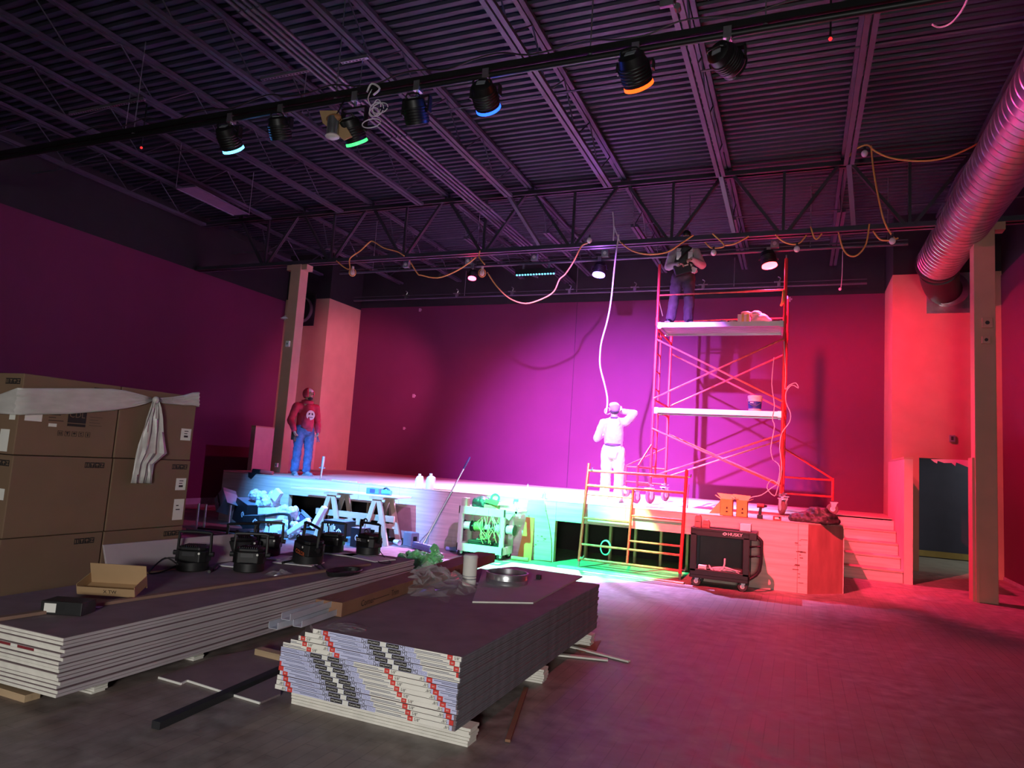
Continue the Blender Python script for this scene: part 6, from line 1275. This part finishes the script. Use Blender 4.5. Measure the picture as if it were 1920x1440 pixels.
hand(b, wrL, R3 @ V((-.5, -.6, .3)), R3 @ V((-1, 0, 0)), 1, .8); hand(b, wrR, R3 @ V((.75, -.25, .35)), R3 @ V((0, -1, 0)), -1, .8)
blob('body', b, skin, t, .0075, 3); face_bits(q, t)
sh = M('pale_thermal_shirt', (.40, .32, .38), .85, var=.08, scale=10, bump=.15)
b = MB(); b.cap(P(0, .01, 1.0), P(0, .015, 1.2), .165, .172, flat=.74); b.cap(P(0, .015, 1.2), P(0, .01, 1.36), .172, .16, flat=.74); b.cap(P(-.14, .0, 1.41), P(.14, .0, 1.39), .075, .075)
limb(b, [shL, elL, wrL], [.075, .064, .045]); limb(b, [shR, elR, wrR], [.078, .066, .047])
for k in range(5): b.cap(P(.13-.02*k, .105, 1.02+.07*k), P(-.12, .115, 1.10+.07*k), .014, .006, 8)
blob('shirt', b, sh, t, .012, 3, .008, 12)
obj('shirt_collar', MB().lathe([(.062, 0), (.078, .0), (.072, .03), (.060, .03)], c=P(0, .03, 1.465), axis=R3 @ V((0, .05, 1)), n=22, closed=True), M('dark_collar', (.03, .02, .03), .8), t, smooth=True)
cap_m = M('dusty_cap', (.20, .14, .22), .85, var=.1)
obj('cap', MB().ball(q(0, .02, .045), (.090, .108, .085), 16, HR), cap_m, t, smooth=True)
br = MB(); pr = [(.075*math.cos(PI*k/12), -.02-.105*math.sin(PI*k/12)) for k in range(13)]
br.add([q(x, y-.06, .04-.02*abs(x)/.075) for x, y in pr]+[q(x, y-.06, .046-.02*abs(x)/.075) for x, y in pr], [list(range(13)), list(range(13, 26))[::-1]]+[[k, k+1, 14+k, 13+k] for k in range(12)]+[[12, 0, 13, 25]])
obj('cap_brim', br, cap_m, t)
obj('cap_strap', MB().tube([q(-.055, .085, .0), q(0, .122, .0), q(.055, .085, .0)], .006), blkpl, t)
obj('hair', MB().ball(q(0, .045, -.02), (.076, .070, .055), 12, HR), darkhair, t, smooth=True)
obj('hat_hood', MB().lathe([(.052, 0), (.062, 0), (.062, .012), (.052, .012)], c=P(.135, -.02, 1.60), axis=R3 @ V((.1, 1, .1)), n=22, closed=True), M('pale_ring', (.5, .35, .5), .6), t, smooth=True)
b = MB(); b.cap(P(-.06, .01, .92), P(.06, .01, .92), .13, .13); b.cap(P(0, 0, .93), P(0, 0, 1.0), .145, .14, flat=.8)
limb(b, [P(.095, 0, .88), P(.11, -.02, .50), P(.11, .02, .11)], [.118, .09, .085]); limb(b, [P(-.095, 0, .88), P(-.125, -.02, .50), P(-.13, .02, .11)], [.118, .09, .085])
b.cap(P(.06, .12, .86), P(.04, .11, .80), .05, .05); b.cap(P(-.06, .12, .86), P(-.04, .11, .80), .05, .05)
blob('trousers', b, M('white_canvas', (.58, .52, .52), .85, var=.06, scale=8), t, .013, 3, .012, 11)
obj('belt', MB().lathe([(.150, 0), (.158, 0), (.158, .035), (.150, .035)], c=P(0, .0, .985), n=24, closed=True), M('dark_belt', (.05, .03, .05), .6), t)
obj('belt_loop', MB().obox(P(.05, .122, 1.0), (.02, .012, .05), R3), whitepl, t); obj('hip_tape_measure', MB().cyl(P(-.165, .02, .90), P(-.195, .02, .90), .04, n=14), alum, t)
shm = M('pale_sneaker', (.55, .50, .50), .7); shoe(t, P(.11, .02, 0), R3 @ V((.2, -1, 0)), shm); shoe(t, P(-.13, .02, 0), R3 @ V((-.2, -1, 0)), shm)

# 3: worker with the reflective vest on the upper platform ----------------------------------------
p = at(1278, 603, y=SY0+.14); base = (p.x, SY0+.14, L3+.001)
t, P, R3 = figure('worker in a reflective vest and dark trousers standing on the upper scaffold platform', base, .20, .97)
HR = R3 @ rot(18, 0, -6); hc = P(.02, -.08, 1.66)
b = MB(); q = head_parts(b, hc, HR); b.cap(P(0, .0, 1.42), P(.01, -.04, 1.58), .06, .056)
shL, elL, wrL = P(.21, .0, 1.39), P(.33, -.03, 1.14), P(.14, -.27, 1.18)
shR, elR, wrR = P(-.21, .0, 1.38), P(-.29, -.02, 1.10), P(-.12, -.24, 1.08)
limb(b, [shL, elL, wrL], [.05, .042, .028]); limb(b, [shR, elR, wrR], [.05, .042, .028]); b.cap(P(0, 0, 1.0), P(0, 0, 1.40), .11, .10)
limb(b, [P(.10, 0, .95), P(.12, .0, .52), P(.13, .03, .10)], [.07, .055, .04]); limb(b, [P(-.10, 0, .95), P(-.14, -.03, .52), P(-.19, .02, .10)], [.07, .055, .04])
hand(b, wrL, R3 @ V((-.8, -.4, -.2)), R3 @ V((0, .3, -1)), 1, .8); hand(b, wrR, R3 @ V((.8, -.4, .1)), R3 @ V((0, .3, -1)), -1, .8)
blob('body', b, skin, t, .0075, 3); face_bits(q, t)
b = MB(); b.cap(P(0, .01, .97), P(0, .01, 1.18), .17, .18, flat=.76); b.cap(P(0, .01, 1.18), P(0, .01, 1.36), .18, .165, flat=.76); b.cap(P(-.15, .0, 1.39), P(.15, .0, 1.40), .08, .08); b.cap(P(.12, -.05, .98), P(.22, -.02, 1.02), .06, .04)
limb(b, [shL, elL, wrL], [.082, .075, .052]); limb(b, [shR, elR, wrR], [.082, .072, .05])
blob('sweatshirt', b, M('grey_sweatshirt', (.42, .36, .38), .85, var=.1, scale=8), t, .013, 3, .012, 9)
vm = M('vest_dark', (.05, .055, .05), .7, var=.4, scale=9)
b = MB(); b.cap(P(0, .005, 1.10), P(0, .005, 1.20), .185, .192, flat=.80); b.cap(P(0, .005, 1.20), P(0, .005, 1.36), .192, .172, flat=.80); b.cap(P(-.11, .0, 1.42), P(.11, .0, 1.42), .075, .075)
blob('safety_vest', b, vm, t, .014, 3, .006, 9)
rf = M('reflective_tape', (.85, .85, .85), .25, .1)
for sx in (-1, 1):
    rows = []
    for k in range(9):
        z = 1.20+.24*k/8; y = -.150-.012*math.sin(k*.5) if z < 1.38 else -.10
        rows.append([P(sx*.105-.042, y-.006, z), P(sx*.105+.042, y-.006, z)])
    obj('reflective_stripe', MB().sheet(rows), rf, t, solid=.006)
obj('reflective_band', MB().bar(P(.06, -.165, 1.19), P(.16, -.135, 1.20), .012, .05), rf, t)
obj('shoulder_bag', MB().obox(P(-.03, -.20, 1.0), (.30, .12, .20), R3 @ rot(0, -18, 0)), blkpl, t, bevel=.02); obj('bag_tag', MB().obox(P(.02, -.262, 1.06), (.10, .006, .02), R3 @ rot(0, -18, 0)), paperw, t)
obj('bag_strap', MB().tube([P(-.16, -.17, 1.08), P(-.05, -.19, 1.25), P(.12, -.12, 1.44)], .018, 6), blkpl, t)
obj('belt_pouch', MB().obox(P(.17, -.17, 1.0), (.10, .05, .10), R3 @ rot(0, 25, 0)).obox(P(.10, -.17, 1.10), (.09, .03, .04), R3 @ rot(0, 25, 0)), paperw, t, bevel=.008)
b = MB(); b.cap(P(-.06, 0, .92), P(.06, 0, .92), .135, .135)
limb(b, [P(.10, 0, .90), P(.12, -.01, .50), P(.12, .02, .12)], [.12, .092, .085]); limb(b, [P(-.10, 0, .90), P(-.15, -.04, .50), P(-.20, .01, .12)], [.12, .092, .085])
blob('trousers', b, M('dark_work_trousers', (.055, .04, .045), .8, var=.2, scale=8), t, .014, 3, .014, 11)
shoe(t, P(.12, .02, 0), R3 @ V((.3, -1, 0)), blkpl); shoe(t, P(-.20, .02, 0), R3 @ V((-.35, -1, 0)), blkpl)
obj('knit_cap', MB().ball(q(0, .012, .05), (.086, .104, .082), 14, HR), blkpl, t, smooth=True)
# ================================================================== LIGHT AND RENDER
def lamp_spot(key, col, watts, deg, aim, blend=.5, r=.05):
    c, ax = LT[key]; a = aim_axis(c, aim); return spot('beam_'+key, c+ax*.16, aim, col, watts, deg, blend, r)
lamp_spot('cyan', (.08, .36, 1), 11500, 40, (-7.7, 10.8, .7), .8)
lamp_spot('red', (.75, .28, 1), 2300, 34, (-5.9, 10.6, .5), .9)  # extra lavender beam added at the red lamp to tint the stage front
lamp_spot('violet', (.75, .32, 1), 600, 34, (-11.9, 13.8, 1.5), .9)
lamp_spot('green', (.03, 1, .34), 17000, 27, (-3.4, 10.45, .15), .12)
lamp_spot('blue', (.46, .13, 1), 37000, 50, (-4.0, 15.9, 1.4), 1.)
lamp_spot('red', (1, .055, .10), 8500, 46, (-.7, 12.0, 1.0), .8)
lamp_spot('pink', (1, .05, .28), 260, 64, (2.2, 8.3, 5.3), .6)
lamp_spot('red2', (1, .20, .45), 1500, 48, (-11.3, 15.7, 3.3), .8)
lamp_spot('red2', (1, .03, .18), 760, 150, (-6.4, 14.2, 0), .8)
lamp_spot('violet', (.60, .40, 1), 16000, 102, (-3.8, 12.8, .9), 1.)
lamp_spot('red3', (1, .012, .09), 1600, 140, (1.1, 15.2, 1.4), .8)
lamp_spot('red3', (1, .045, .17), 950, 98, (.5, 10.5, 0), .9)
def spill(key, col, watts, dz):
    l = bpy.data.lights.new('spill_'+key, 'POINT'); l.energy = watts; l.color = col; l.shadow_soft_size = .06
    o = bpy.data.objects.new('spill_'+key, l); COL.objects.link(o); o.location = LT[key][0]+LT[key][1]*.24+V((0, 0, dz))
spill('red3', (1, .01, .03), 85, .25); spill('violet', (.45, .15, 1), 40, -.02); spill('red2', (1, .05, .15), 10, 0); spill('blue', (.05, .12, 1), 16, .1); spill('cyan', (.08, .35, 1), 12, .1); spill('red', (1, .10, .03), 10, .1)
# dim white fill lights added behind the camera to lift the foreground, and the corridor lamp
area('fill_light', (.9, -4.8, 1.95), (-2.8, 4.0, .6), (1, .97, .93), 160, 1.6, .8, 110)
area('fill_light', (-6.5, -4.5, 3.0), (-8.0, 4.0, 1.0), (1, .95, .86), 20, 1.0, .8)
area('corridor_lamp', (4.6, 16.9, 3.0), (3.6, 17.2, 0), (1, .97, .86), 26, .5, .5)
wd = bpy.data.worlds.new('world'); SC.world = wd; wd.use_nodes = True
wd.node_tree.nodes['Background'].inputs[0].default_value = (.02, .012, .024, 1); wd.node_tree.nodes['Background'].inputs[1].default_value = .3
vs_ = SC.view_settings; vs_.view_transform = 'Standard'; vs_.look = 'None'; vs_.gamma = 1; vs_.use_curve_mapping = False; vs_.exposure = 0
